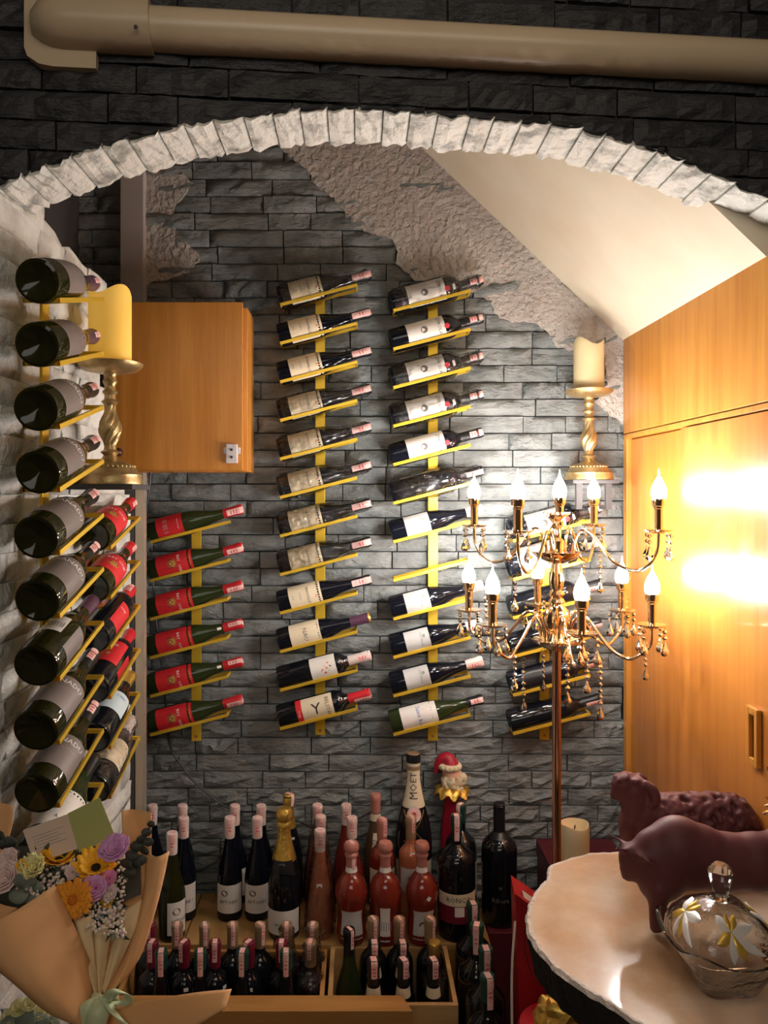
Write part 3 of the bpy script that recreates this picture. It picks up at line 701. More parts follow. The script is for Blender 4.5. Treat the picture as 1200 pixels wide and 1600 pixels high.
def build_bottle(kind='burg', r=.038, h=.298, rn=.0145, glass='glass', cap=None, capz=.78, capm='blackfoil', labels=(), texts=(), marks=(), stamp=None, film=False, neck=None, knobcap=False, n=28):
    t = thing('wine_bottle', None, None)
    pr = PR(kind, r, h, rn)
    MB().lathe(pr, n).build('glass_body', Mt[glass], t, 38, False)
    if capm:
        z0 = capz*h; ring = [(rad_at(pr, z0)+.0002, z0)]
        for k in range(1, 7):
            z = z0+(h-z0)*k/6.; ring.append((rad_at(pr, min(z, h*.999))+.0009+(.0004 if k == 4 else 0), z))
        ring += [(rn*.98, h+.0012), (0, h+.0013)]
        ring = [(rr, z) if i else (rr, z) for i, (rr, z) in enumerate(ring)]
        MB().lathe([(ring[0][0]-.001, z0)]+ring, n).build('capsule', Mt[capm], t, 40, False)
    for lb in labels:
        z0, z1, a0, a1, m = lb[:5]; cut = lb[5] if len(lb) > 5 else None
        patch(pr, z0*h, z1*h, a0, a1, off=(lb[6] if len(lb) > 6 else .0005), nz=5, na=14, cut=cut).build('label', Mt[m], t, 60, False)
    for s, sz, z, a, m, rt in texts: wrap_text(pr, s, sz, z*h, a, rt, .0024 if z > capz-.02 else .0012).build('lettering', Mt[m], t, None, False)
    for c, z, pts, m in marks: leafshape(pr, c, z*h, pts).build('printed_mark', Mt[m], t, None, False)
    if stamp:
        a, w_, zz0 = stamp
        b = MB(); rows = []
        zs = [zz0*h+(h-zz0*h)*i/5 for i in range(6)]
        for z in zs: rows.append([((rad_at(pr, min(z, h*.999))+.0018)*math.sin(a+w_*q), -(rad_at(pr, min(z, h*.999))+.0018)*math.cos(a+w_*q), z) for q in (-1,-.5,0,.5,1)])
        hw = (rn+.0018)*math.sin(w_)
        for f in (.6, 0, -.6):
            rows.append([((rn*f)*math.sin(a)+hw*q*math.cos(a), -(rn*f)*math.cos(a)+hw*q*math.sin(a), h+.0022) for q in (-1,-.5,0,.5,1)])
        rows.append([(rows[2][4-k][0]*-1, rows[2][4-k][1]*-1, h*.965) for k in (4,3,2,1,0)][::-1] if False else [((rn+.0018)*math.sin(a+PI-w_*q), -(rn+.0018)*math.cos(a+PI-w_*q), h*.96) for q in (-1,-.5,0,.5,1)])
        b.grid(rows); b.build('tax_stamp', Mt['stamp'], t, 60, False)
        b = MB()
        for k, z in enumerate((.88,.91,.94)):
            if z > zz0+.01: b.add(*[( [((rn+.0028)*math.sin(a+q*w_*.5), -(rn+.0028)*math.cos(a+q*w_*.5), z*h+dz) for q, dz in ((-1,0),(1,0),(1,.0025),(-1,.0025))] ), [(0,1,2,3)]])
        if b.v: b.build('stamp_print', Mt['inkred'], t, None, False)
    if neck:
        z0, z1, m = neck; patch(pr, z0*h, z1*h, -PI, PI, .0012, 2, 20).build('neck_band', Mt[m], t, 60, False)
    if knobcap:
        MB().lathe([(0,h*.86),(rn*1.25,h*.86),(rn*1.35,h*.88),(rn*1.1,h*.90),(rn*1.5,h*.93),(rn*1.5,h*.975),(rn*1.2,h*1.0),(0,h*1.008)], 18).build('foil_cork', Mt[capm], t, 50, False)
    if film:
        rows = []; N_ = 22
        for j in range(20):
            z = h*(-.008+1.016*j/19); row = []
            for i in range(N_):
                a = 2*PI*i/N_; rr = max(rad_at(pr, min(max(z, .03*h), h*.99)), rn)+.0035+abs(R_.gauss(0,.0016))+(.002 if z > .6*h else 0)
                if j in (0, 19): rr *= .5
                row.append((rr*math.cos(a), rr*math.sin(a), z))
            row.append(row[0]); rows.append(row)
        MB().grid(rows).build('clear_film', Mt['film'], t, 80, False)
    return t
A_ = 1.15
def spec(**k): return k
def L(z0, z1, m, a=A_, c=0, **k): return (z0, z1, c-a, c+a, m)+tuple(k.values())
SPECS = {}
redt = [('BAY', .013, .34, -.35, 'inkwhite', 0), ('ONE', .013, .34, .55, 'inkwhite', 0), ('IOI', .024, .25, .0, 'ink', 0), ('red blend wine', .006, .46, 0, 'inkgold', 0)]
redm = [(0, .27, [(math.cos(2*PI*i/24)*(.018 if i % 2 else .008), math.sin(2*PI*i/24)*(.018 if i % 2 else .008)) for i in range(24)], 'inkgold')]
redb = dict(glass='green', capm='redfoil', capz=.80, texts=redt, marks=redm)
SPECS['A'] = spec(labels=[L(.10,.48,'red')], stamp=(.5,.5,.84), **redb)
SPECS['A0'] = spec(labels=[L(.10,.38,'red')], glass='green', capm='redfoil', capz=.80, texts=[('||| |||| ||', .016, .2, 0, 'silver', 0), ('wine of origin', .006, .33, 0, 'inkwhite', 0)], stamp=(.3,.6,.84))
SPECS['A1'] = spec(labels=[L(.10,.48,'red'), (.74,.785,-.35,.15,'white')], stamp=(-.3,.4,.86), **redb)
crt = [('GRANVILLE', .011, .33, .0, 'inkgrey', 0), ('domaine', .007, .25, .0, 'inkgrey', 0), ('2018', .007, .17, 0, 'inkgrey', 0), ('&', .016, .42, .25, 'inkorange', 0)]
SPECS['B'] = spec(labels=[L(.13,.47,'cream',1.35)], texts=crt, stamp=(.15,.62,.80), glass='blue')
SPECS['Bw'] = spec(labels=[L(.13,.47,'cream',1.35)], texts=crt, stamp=(.15,.62,.80), glass='blue', film=True)
SPECS['B10'] = spec(labels=[L(.14,.46,'cream',1.25), (.15,.40,.95,1.5,'white')], texts=[('NAU', .020, .30, .1, 'inkgrey', 0), ('- - - - - -', .006, .2, 0, 'ink', 0)], glass='blue', capm='purple', capz=.78, neck=(.975,.999,'goldfoil'), stamp=None, marks=[])
SPECS['B11'] = spec(kind='bord', labels=[L(.36,.63,'white',1.2)], texts=[('- - - -', .006, .42, 0, 'inkgrey', 0)], glass='glass', capm='whitefoil', capz=.76, stamp=(.0,.5,.86),
    marks=[(x, .53+y, [(.004*math.cos(k+x*9), .005*math.sin(k)) for k in (0,1.6,3.1,4.7)], m) for x, y, m in ((-.4,.02,'inkorange'),(-.2,-.02,'inkred'),(0,.0,'inkorange'),(.2,.02,'inkblue'),(.35,-.02,'inkred'),(-.1,.04,'purple'),(.1,-.05,'inkred'))])
SPECS['B12'] = spec(kind='bord', labels=[L(.27,.60,'cream',1.2), (.21,.27,-1.2,1.2,'red')], texts=[('BELSTAR', .017, .54, 0, 'inkgrey', 0), ('Y', .05, .42, 0, 'ink', 2), ('rouge', .010, .24, .1, 'inkwhite', 0), ('- - - - -', .007, .33, 0, 'inkgrey', 0)], glass='glass', capm='redfoil', capz=.76, stamp=(.7,.45,.82))
zy = [('ZYROLA', .0155, .52, .05, 'inkgrey', 0), ('- - -', .007, .20, .1, 'inkgrey', 0)]
zym = [(.1, .36, circ(.011), 'inkgrey'), (.25, .60, circ(.0085), 'inkred'), ]
SPECS['C'] = spec(kind='bord', r=.0385, labels=[L(.18,.58,'white',1.15)], texts=zy, marks=zym, stamp=(.1,.6,.86), glass='blue', capz=.76)
SPECS['Cw'] = spec(kind='bord', r=.0385, labels=[L(.18,.58,'white',1.15), (.66,.69,.0,.5,'white')], texts=zy, marks=zym, stamp=(.1,.6,.86), glass='blue', capz=.76, film=True)
SPECS['C6'] = spec(kind='bord', r=.0385, labels=[L(.14,.55,'silver',.3,-1.35)], stamp=(.4,.5,.82), glass='blue', capz=.76, film=True)
SPECS['C7'] = spec(labels=[L(.16,.42,'silver',.95,-.1)], texts=[('Clos Maray', .010, .33, -.1, 'inkgrey', 0), ('- - - -', .006, .22, -.1, 'inkgrey', 0)], marks=[(-.3,.36,circ(.006,6),'leafg')], stamp=(.5,.7,.84), glass='blue', capm='whitefoil', capz=.82)
SPECS['C12'] = spec(labels=[L(.12,.50,'white',1.2)], texts=[('Saint Roc', .019, .31, .1, 'inkblue', 0), ('- - - - -', .006, .18, 0, 'inkgrey', 0)], glass='green', capm='blackfoil', capz=.82, stamp=(.1,.5,.87))
SPECS['D1'] = SPECS['Cw']
SPECS['D2'] = spec(kind='bord', r=.046, labels=[L(.10,.60,'white',1.5)], texts=[('RESERVA', .014, .5, 0, 'inkgrey', 0)], stamp=(.2,.6,.84), glass='blue', film=True)
SPECS['D3'] = spec(kind='bord', stamp=(.6,.5,.83), glass='glass')
SPECS['D5'] = spec(kind='bord', stamp=(.6,.5,.83), glass='blue', labels=[L(.15,.5,'blackfoil',1.0)])
xt = [('XANADU', .0165, .50, .0, 'inkwhite', 0), ('. . . . . . .', .009, .44, 0, 'inkwhite', 0)]
SPECS['X'] = spec(kind='burg', r=.041, h=.30, labels=[L(.14,.56,'grey',1.25)][:1], glass='olive', capm='blackfoil', stamp=(.2,.5,.86), texts=[('XANADU', .0185, .37, .0, 'inkwhite', 0), ('. . . . . . . . .', .012, .31, 0, 'inkwhite', 0)])
SPECS['X']['labels'] = [L(.12,.44,'grey',1.25)]
SPECS['X1'] = spec(kind='burg', r=.041, h=.30, labels=[L(.16,.46,'grey',1.2)], glass='olive', capm='purple', stamp=(.3,.35,.9), texts=[('. . . . . .', .012, .3, .0, 'inkwhite', 0)])
SPECS['X7'] = spec(kind='burg', r=.041, h=.30, labels=[L(.22,.42,'white',.48,-.35), L(.12,.42,'grey',.5,1.1)], glass='olive', capm='purple', texts=[('|||||||', .020, .31, -.35, 'inkgrey', 0)])
SPECS['X10'] = spec(kind='burg', r=.041, h=.30, labels=[L(.12,.46,'white',1.3)], glass='green', texts=[('- - - - - - -', .010, .40, 0, 'inkgrey', 0), ('A', .012, .2, 0, 'ink', 0), ('- - - - -', .008, .34, 0, 'inkgrey', 0)])
SPECS['R1'] = spec(labels=[L(.14,.46,'red',1.3)], r=.0385, texts=[('BAY ONE', .014, .36, .1, 'inkwhite', 0), ('IOI', .018, .28, 0, 'ink', 0)], marks=redm, glass='olive', capm='redfoil', capz=.82, stamp=(.8,.35,.88))
SPECS['R3'] = spec(kind='bord', r=.0385, labels=[L(.14,.50,'red',.55,1.1), L(.3,.52,'redfoil',.35,-.6)], texts=[('ONE', .010, .40, .9, 'inkwhite', 0)], glass='glass', capm='redfoil', capz=.78, stamp=(.1,.5,.86))
SPECS['R4'] = spec(kind='bord', r=.0385, labels=[L(.24,.58,'red',.95,-.05), L(.2,.5,'redfoil',.3,1.5)], texts=[('ONE', .013, .5, 0, 'inkwhite', 0)], marks=[(0,.36,circ(.006),'inkgold')], glass='glass', capm='redfoil', capz=.78)
SPECS['R5'] = spec(kind='champ', r=.040, labels=[L(.24,.52,'pblue',1.15)], texts=[('GRAU SUERS', .011, .44, 0, 'inkblue', 0)], glass='glass', capm='goldfoil', capz=.80, film=False)
SPECS['R6'] = spec(kind='champ', r=.0385, labels=[L(.22,.54,'cream',1.3)], texts=[('- - - -', .009, .4, 0, 'inkorange', 0)], glass='glass', capm='whitefoil', film=True)

# ------------------------------------------------------------------ brass racks with their bottles
PITCH = .1197; TILT = math.radians(14.5); FL = .248; FWD = .068
def rack(name, label, origin, rotz, nfr, top_z, hang_, strip_x, screws=(), depth0=.012):
    """origin on the wall; local x runs along the wall, -y out of it; frames start at their low left end (x=0)"""
    t = thing('wine_rack', label, 'wine rack', origin, (0,0,rotz), 'brass wine racks on the stone walls')
    z0 = top_z; z1 = top_z-(nfr-1)*PITCH
    MB().box((strip_x-.0155,-.010,z1-.045),(strip_x+.0155,-.004,z0+.075),.001).build('wall_strip', Mt['brass'], t, None, False)
    if 'screw' not in CAN: CAN['screw'] = MB().lathe([(0,-.0005),(.0042,-.0005),(.004,.0022),(.0012,.0024),(.0012,.001),(0,.001)], 12, M=Matrix.Rotation(PI/2,4,'X')).mesh('screw', Mt['antique'])
    for z in [z1-.03]+[z0-(q+.62)*PITCH for q in screws]:
        o = link('screw', CAN['screw'], t); o.location = (strip_x, -.0105, z)
    if 'frame' not in CAN:
        b = MB(); th = .005; hh = .0095
        b.box((0,-FWD,-hh),(FL,-FWD+th,0),.0006); b.box((0,-th,-hh),(FL,0,0),.0006)
        b.box((0,-FWD,-hh),(th,0,0),.0006); b.box((FL-th,-FWD,-hh),(FL,0,0),.0006)
        CAN['frame'] = b.mesh('bottle_frame', Mt['brass'])
    for k in range(nfr):
        o = link('bottle_frame', CAN['frame'], t); o.matrix_local = Matrix.Translation((0,-depth0,z0-k*PITCH)) @ Matrix.Rotation(-TILT, 4, 'Y')
    return t
def on_frame(origin, rotz, z, r, shift=.004, roll=0, depth0=.012):
    """matrix of a bottle lying in a frame whose low end is at height z"""
    lift = math.sqrt(max(r*r-(FWD/2-.0045)**2, 0))+.0006
    base = Matrix.Translation(origin) @ Matrix.Rotation(rotz, 4, 'Z') @ Matrix.Translation((0,-depth0,z)) @ Matrix.Rotation(-TILT, 4, 'Y') @ Matrix.Translation((shift,-FWD/2,lift))
    # bottle axis +z -> local +x
    return base @ Matrix.Rotation(PI/2, 4, 'Y') @ Matrix.Rotation(roll, 4, 'Z')
ORD = ['topmost', 'second', 'third', 'fourth', 'fifth', 'sixth', 'seventh', 'eighth', 'ninth', 'tenth', 'eleventh', 'twelfth']
def fill(x, y, n, keys, rackname, desc, grp, strip_px, Yf=2.385, shift=.0, screws=()):
    o = P(x, y, Yf); org = Vector((o.x, YB-.038, 0)); 
    rk = rack('rack', rackname[1], org, 0, n, o.z, 0, (strip_px-560)*2.44/F-o.x, screws)
    for k in range(n):
        if keys[k] is None: continue
        M = on_frame(org, 0, o.z-k*PITCH, SPECS[keys[k]].get('r', .038), shift, R_.uniform(-.08,.08)-.15)
        lab = f"{desc[k]}, {ORD[k] if k < n-1 else 'lowest'} on {rackname[0]}"
        b = bottle(keys[k], lab, grp, M.to_translation(), M.to_3x3().to_4x4())
    return rk
fill(234, 845, 6, ['A0','A','A','A1','A1','A'], ('rack under wooden cabinet', 'six tier brass rack of red labelled bottles below the small wooden cabinet'),
     ['dark bottle with pinkish barcode label']+['green black bottle with red label and red capsule']*5, 'red labelled bottles under the wooden cabinet', 305.5, screws=(3,))
fill(437, 474, 12, ['Bw','B','B','Bw','Bw','Bw','Bw','Bw','B','B10','B11','B12'], ('rack beside wooden cabinet', 'twelve tier brass rack of cream labelled bottles right of the small wooden cabinet'),
     ['film wrapped bottle with cream label','bare bottle with cream label','bare bottle with cream label']+['film wrapped bottle with cream label']*5+['bare bottle with cream label','cream labelled bottle with purple capsule','bottle with colourful splash on white label','bottle with cream label and red capsule'],
     'bottles on the rack beside the wooden cabinet', 500, screws=(5,))
fill(614, 483, 12, ['Cw','C','Cw','Cw','C','C6','C7',None,'C7','C7','C7','C12'], ('rack left of candelabra', 'twelve tier brass rack with one empty frame left of the candelabra'),
     ['film wrapped bottle with white label and red seal','bare bottle with white label and red seal','film wrapped bottle with white label and red seal','film wrapped bottle with white label and red seal','bare bottle with white label and red seal','film wrapped bottle showing no front label']+['dark bottle with small pearl grey label']*2+['dark bottle with small pearl grey label']*3+['green bottle with white label and black capsule'],
     'bottles on the rack left of the candelabra', 677, screws=(5,8))
fill(801, 843, 6, ['D1','D2','D3','D3','D5','D3'], ('rack behind candelabra', 'six tier brass rack partly hidden behind the lit candelabra'),
     ['film wrapped bottle with red seal','fat bottle with big white label','dark bottle without label','dark bottle without label','dark bottle without label','glossy dark bottle without label'], 'bottles on the rack behind the candelabra', 852, screws=())
# racks on the white wall: the bottles point away, their bases face the room
def fill_left(x, y, Y0, n, pitch, keys, rackname, desc, grp, rolls, Xoff=.0, strip=.11, last=None):
    global PITCH
    keep_ = PITCH; PITCH = pitch
    o = P(x, y, Y0); org = Vector((o.x-FWD-.016, Y0, 0))      # origin so that the outer bar passes the given pixel
    rk = rack('rack', rackname[1], org, PI/2, n, o.z, 0, strip)
    for k in range(n):
        M = on_frame(org, PI/2, o.z-k*PITCH, SPECS[keys[k]].get('r', .038), -.012+R_.uniform(-.006,.004), rolls[k])
        bottle(keys[k], f"{desc[k]}, {ORD[k] if k < n-1 else 'lowest'} on {rackname[0]}", grp, M.to_translation(), M.to_3x3().to_4x4())
    PITCH = keep_
    return rk
up = -PI/2      # roll that turns a label from the side to the top
fill_left(97, 465, 1.385, 10, .1140, ['X1','X1','X','X','X','X','X7','X','X','X10'], ('nearer white wall rack', 'brass rack of ten large bottles on the white stone wall, nearest the arch'),
     ['dark bottle with taupe label','olive bottle with taupe label']+['olive bottle with taupe lettered label']*4+['olive bottle with white barcode label']+['olive bottle with taupe lettered label']*2+['green bottle with big white label'],
     'bottles on the nearer white wall rack', [up+.9,up+1.0,up+.75,up+.7,up+.7,up+.75,up+.45,up+.45,up+.45,up+.35])
fill_left(176, 853, 1.77, 6, .1150, ['R1','R1','R3','R4','R5','R6'], ('farther white wall rack', 'brass rack of six bottles on the white stone wall beside the metal trim'),
     ['red labelled bottle','red labelled bottle','dark bottle with red side label','dark bottle with red label','bottle with pale blue label','film wrapped bottle with cream label'],
     'bottles on the farther white wall rack', [up+.6,up+.7,up+.2,up+.1,up+.35,up+.3])
# ------------------------------------------------------------------ platform, crates and standing bottles
PZ = EYE-1.277
pf = thing('display_platform', 'low pine platform against the grey stone wall carrying two rows of bottles', 'platform', (-.12,2.32,0))
xs = [-.622,-.50,-.24,-.01,.19,.377]
for a, b in zip(xs, xs[1:]): MB().box((a+.0018,2.178,PZ-.018),(b-.0018,2.458,PZ),.002).build('plank', Mt['plank'], pf)
MB().box((-.615,2.182,0),(.37,2.197,PZ-.018)).build('front_board', Mt['crated'], pf)
MB().box((.355,2.197,0),(.37,2.45,PZ-.018)).build('side_board', Mt['crated'], pf)
MB().box((-.615,2.197,0),(-.60,2.45,PZ-.018)).build('side_board', Mt['crated'], pf)
def crate(x0, x1, y0, y1, zr, zf, label, m):
    t = thing('wooden_crate', label, 'crate', ((x0+x1)/2,(y0+y1)/2,0)); k = .012
    MB().box((x0,y0,0),(x1,y0+k,zr),.001).build('side_board', Mt[m], t); MB().box((x0,y1-k,0),(x1,y1,zr),.001).build('side_board', Mt[m], t)
    MB().box((x0,y0+k,0),(x0+k,y1-k,zr),.001).build('end_board', Mt[m], t); MB().box((x1-k,y0+k,0),(x1,y1-k,zr),.001).build('end_board', Mt[m], t)
    MB().box((x0+k,y0+k,zf-.012),(x1-k,y1-k,zf)).build('bottom_board', Mt[m], t)
    return t
ZF = EYE-1.49
crate(-.625,-.088,1.919,2.172,PZ-.010,ZF,'wide pine crate packed with maroon and tan capped bottles','crated')
crate(-.078,.250,1.919,2.172,PZ,ZF,'square pale pine crate holding eight dark bottles','crate')
bd = MB(); bm_ = Matrix(((1,0,0,0),(0,0,1,0),(0,1,0,0),(0,0,0,1)))
bd.prism([(-.64,1.856),(.131,1.856),(.1085,1.915),(-.64,1.915)], Matrix(((1,0,0,0),(0,0,1,0),(0,1,0,0),(0,0,0,1))), EYE-1.25)
props(bd.build('bench_board', Mt['crated']), 'thick amber pine board in front of the packed wooden crates', 'board')
# specs of the standing bottles
wl_ = .95
SPECS['apt'] = spec(labels=[L(.09,.37,'white',1.2,.1)], texts=[('APTOHU', .0155, .20, .1, 'ink', 0), ('- - - - - -', .006, .14, .1, 'inkgrey', 0)], marks=[(-.25,.29,[(x*1.2,y) for x,y in circ(.009,16)],'inkgrey')], capm='whitefoil', capz=.80, stamp=(.15,.55,.82), glass='blue')
SPECS['apt4'] = spec(labels=[L(.07,.38,'white',.8,.6)], texts=[('APTOHU', .013, .20, .75, 'ink', 0)], marks=[(.5,.29,[(x*1.2,y) for x,y in circ(.010,16)],'inkgrey')], capm='whitefoil', capz=.80, stamp=(.1,.55,.82), glass='olive')
SPECS['goldf'] = spec(kind='champ', r=.047, h=.362, rn=.016, labels=[L(.05,.24,'white',1.25), (.53,.62,-.9,.9,'blackfoil',-.012,.0022)], texts=[('BRUT NV', .010, .13, 0, 'inkgrey', 0)], marks=[(0,.575,circ(.012,18),'inkgrey')], capm='goldfoil', capz=.60, glass='glass', knobcap=True)
SPECS['goldb'] = spec(kind='champ', r=.043, h=.340, rn=.015, labels=[L(.1,.3,'blackfoil',1)], capm='goldfoil', capz=.70, glass='glass', stamp=(.9,.4,.9), marks=[(.5,.62,[(-.005,-.005),(.005,-.005),(.005,.005),(-.005,.005)],'inkwhite')])
SPECS['rosew'] = spec(kind='swirl', r=.042, h=.30, capm='whitefoil', capz=.80, stamp=(.1,.6,.84), glass='blush', film=True, marks=[(0,.5,[(-.008,-.006),(.008,-.006),(.008,.006),(-.008,.006)],'inkwhite')])
SPECS['pinkb'] = spec(kind='burg', r=.038, h=.30, capm='whitefoil', capz=.80, stamp=(.1,.6,.84), glass='rose')
SPECS['chb'] = spec(kind='champ', r=.037, h=.334, capm='pinkfoil', capz=.83, neck=(.76,.825,'cream'), labels=[(.47,.66,-.3,1.1,'cream',.03)], texts=[('Chiara', .020, .58, .45, 'ink', 0)], glass='brown')
SPECS['roseb'] = spec(kind='bord', r=.038, h=.30, capm='pinkfoil', capz=.79, stamp=(.6,.4,.84), glass='rose', labels=[L(.2,.54,'cream',1.3)])
SPECS['blushr'] = spec(kind='bord', r=.037, h=.312, capm='tan', capz=.79, stamp=(.4,.3,.86), glass='blush', labels=[(.30,.55,-1,.9,'silver',.02)], texts=[('ROSE', .013, .46, 0, 'inkgrey', 0)], marks=[(.1,.68,[(-.008,-.006),(.008,-.006),(.008,.006),(-.008,.006)],'inkwhite')])
SPECS['fr'] = spec(kind='bowl', r=.047, h=.28, rn=.0145, capm='pinkfoil', capz=.76, neck=(.71,.76,'white'), glass='rose', knobcap=True, stamp=None, labels=[(.08,.36,-.7,.9,'silver')], marks=[])
SPECS['fr1'] = dict(SPECS['fr'], texts=[('- - - -', .010, .26, .1, 'inkred', 0), ('- - -', .010, .18, .1, 'inkred', 0)], stamp=(.5,.35,.74))
SPECS['fr2'] = dict(SPECS['fr'], labels=[(.06,.40,-.35,.35,'white')], texts=[('||||||', .026, .22, 0, 'inkgrey', 0)])
SPECS['fr3'] = dict(SPECS['fr'], marks=[(.35,.50,[(-.008,-.001),(.001,-.008),(.008,.001),(-.001,.008)],'inkwhite'), (0,.22,circ(.012,8),'inkgrey')])
SPECS['moet'] = spec(kind='champ', r=.058, h=.466, rn=.0195, capm='tan', capz=.66, glass='glass', texts=[('MOËT', .030, .80, 0, 'ink', 1)], neck=(.945,1.0,'blackfoil'), labels=[L(.1,.32,'cream',1.2)])
SPECS['ronco'] = spec(kind='bord', r=.055, h=.342, rn=.015, capm='greenfoil', capz=.86, glass='glass', stamp=(0,.45,.80), labels=[L(.305,.405,'cream',1.2), L(.16,.305,'maroon',1.2), (.22,.30,-.2,.3,'white',0,.001)], texts=[('RONCO', .020, .355, 0, 'ink', 0)])
SPECS['dkg'] = spec(kind='bord', r=.048, h=.33, capm='greenfoil', capz=.84, stamp=(-.6,.4,.86), glass='glass', labels=[(.2,.5,1.0,1.9,'cream')])
SPECS['rib'] = spec(kind='bord', r=.053, h=.35, rn=.0165, capm='blackfoil', capz=.72, glass='glass', texts=[('Ribera', .020, .24, -.1, 'inkgrey', 0), ('*', .03, .33, -.1, 'inkgrey', 0)])
SPECS['tan'] = spec(kind='bord', capm='tan', capz=.79, stamp=(.3,.35,.82)); SPECS['maroon'] = spec(kind='bord', capm='maroon', capz=.78, stamp=(-.3,.4,.84), marks=[(.5,.64,[(-.006,-.005),(.006,-.005),(.006,.005),(-.006,.005)],'inkwhite')])
SPECS['hock'] = spec(kind='burg', h=.322, capm='greenfoil', capz=.86, stamp=(-.2,.42,.82), labels=[L(.3,.40,'blackfoil',1)]); SPECS['tanw'] = spec(kind='bord', capm='tan', capz=.79, stamp=(.3,.35,.86), film=True, labels=[L(.2,.5,'white',1.1)])
SPECS['blk'] = spec(kind='burg', h=.31, capm='blackfoil', capz=.78, stamp=(.5,.3,.84), glass='green'); SPECS['blk2'] = spec(kind='burg', h=.302, capm='blackfoil', capz=.80, stamp=(.2,.5,.86), neck=(.70,.78,'cream')); SPECS['tan2'] = spec(kind='bord', h=.318, capm='tan', capz=.79, stamp=(.4,.3,.82)); SPECS['goldw'] = spec(kind='bord', h=.302, capm='goldfoil', capz=.79, film=True)
SPECS['mag'] = spec(kind='bord', r=.049, h=.352, rn=.0165, capm='greenfoil', capz=.84, stamp=(.05,.42,.80))
def stand(key, x, Y, base, label, grp=None, turn=0):
    return bottle(key, label, grp, ((x-560)*Y/F, Y, base+.0004), (0,0,turn))
PR_ = 'bottles standing on the pine platform'
for key, x, Y, lab in (
    ('apt',238,2.415,'white capped dark bottle at the wall end beside the metal trim'),
    ('apt',285,2.415,'white capped dark bottle against the wall, second from the metal trim'),
    ('apt',287,2.325,'white labelled dark bottle in the middle row behind the olive bottle'),
    ('apt4',269,2.22,'olive bottle with white swirl label, in front beside the flowers'),
    ('apt',367,2.415,'white capped bottle against the wall under the hanging cable'),
    ('apt',359,2.325,'dark bottle with complete white swirl label, first of the middle pair'),
    ('apt',408,2.415,'white capped bottle against the wall left of the gold capped sparkling bottle'),
    ('apt',402,2.325,'dark swirl label bottle touching the big gold necked bottle'),
    ('goldb',451,2.40,'gold foiled sparkling wine bottle standing behind the larger gold one'),
    ('goldf',444,2.235,'large sparkling wine bottle with long gold neck foil and dark medallion'),
    ('rosew',496,2.415,'film wrapped rosé bottle nearest the wall in its row of three'),
    ('rosew',501,2.33,'film wrapped rosé bottle, middle of the row of three'),
    ('rosew',500,2.235,'film wrapped orange rosé bottle at the front of its row'),
    ('pinkb',541,2.415,'slim pink bottle against the wall behind the white capped rosé'),
    ('pinkb',550,2.32,'slim white capped rosé bottle behind the round shouldered one'),
    ('chb',587,2.415,'brown bottle with dusty pink capsule and cream shoulder label'),
    ('roseb',597,2.31,'deep rosé bottle with cream label and dusty pink capsule'),
    ('blushr',642,2.30,'blush bottle with grey ROSE label in front of the giant sparkling bottle'),
    ('fr1',549,2.20,'waisted red rosé bottle with pink writing on its low label'),
    ('fr2',602,2.20,'waisted red rosé bottle showing a barcode label, middle of three'),
    ('fr3',659,2.20,'waisted red rosé bottle with white sticker on its shoulder'),
    ('moet',646,2.402,'giant sparkling wine bottle with lettered cream neck and pink seal'),
    ('ronco',713,2.235,'big dark bottle with cream and maroon label beside the waisted rosé bottles'),
    ('dkg',720,2.345,'dark green capped bottle behind the cream and maroon labelled one')):
    o = stand(key, x, Y, PZ, lab, PR_, R_.uniform(-.08,.08))
    if key == 'moet':
        pr = PR('champ', .058, .466, .0195)
        for rr, off, m in ((.0225,.0022,'whitefoil'),(.0195,.0030,'stamp'),(.007,.0036,'inkred')):
            b = MB(); z = .292; r0 = rad_at(pr, z)
            vs = [(rad_at(pr, z+y*1.0)*math.sin(x_/r0)*1+0, -rad_at(pr, z+y)*math.cos(x_/r0)-off, z+y) for x_, y in circ(rr,24)]
            b.add(vs, [tuple(range(24))]); b.build('neck_seal', Mt[m], o, None, False)
        for k in (-1,1):
            b = MB(); pts = []
            for i in range(9):
                a = k*(-.9+1.5*i/8); z = .30-.09*i/8; pts.append((( rad_at(pr,z)+.001)*math.sin(a), -(rad_at(pr,z)+.001)*math.cos(a), z))
            b.tube(pts, .0008, 4); b.build('gold_thread', Mt['inkgold'], o, None, False)
    if key == 'moet':
        patch(PR('champ', .058, .466, .0195), .66*.466, .945*.466, -1.2, 1.2, .0016, 8, 12).build('neck_foil', Mt['cream'], o, 60, False)
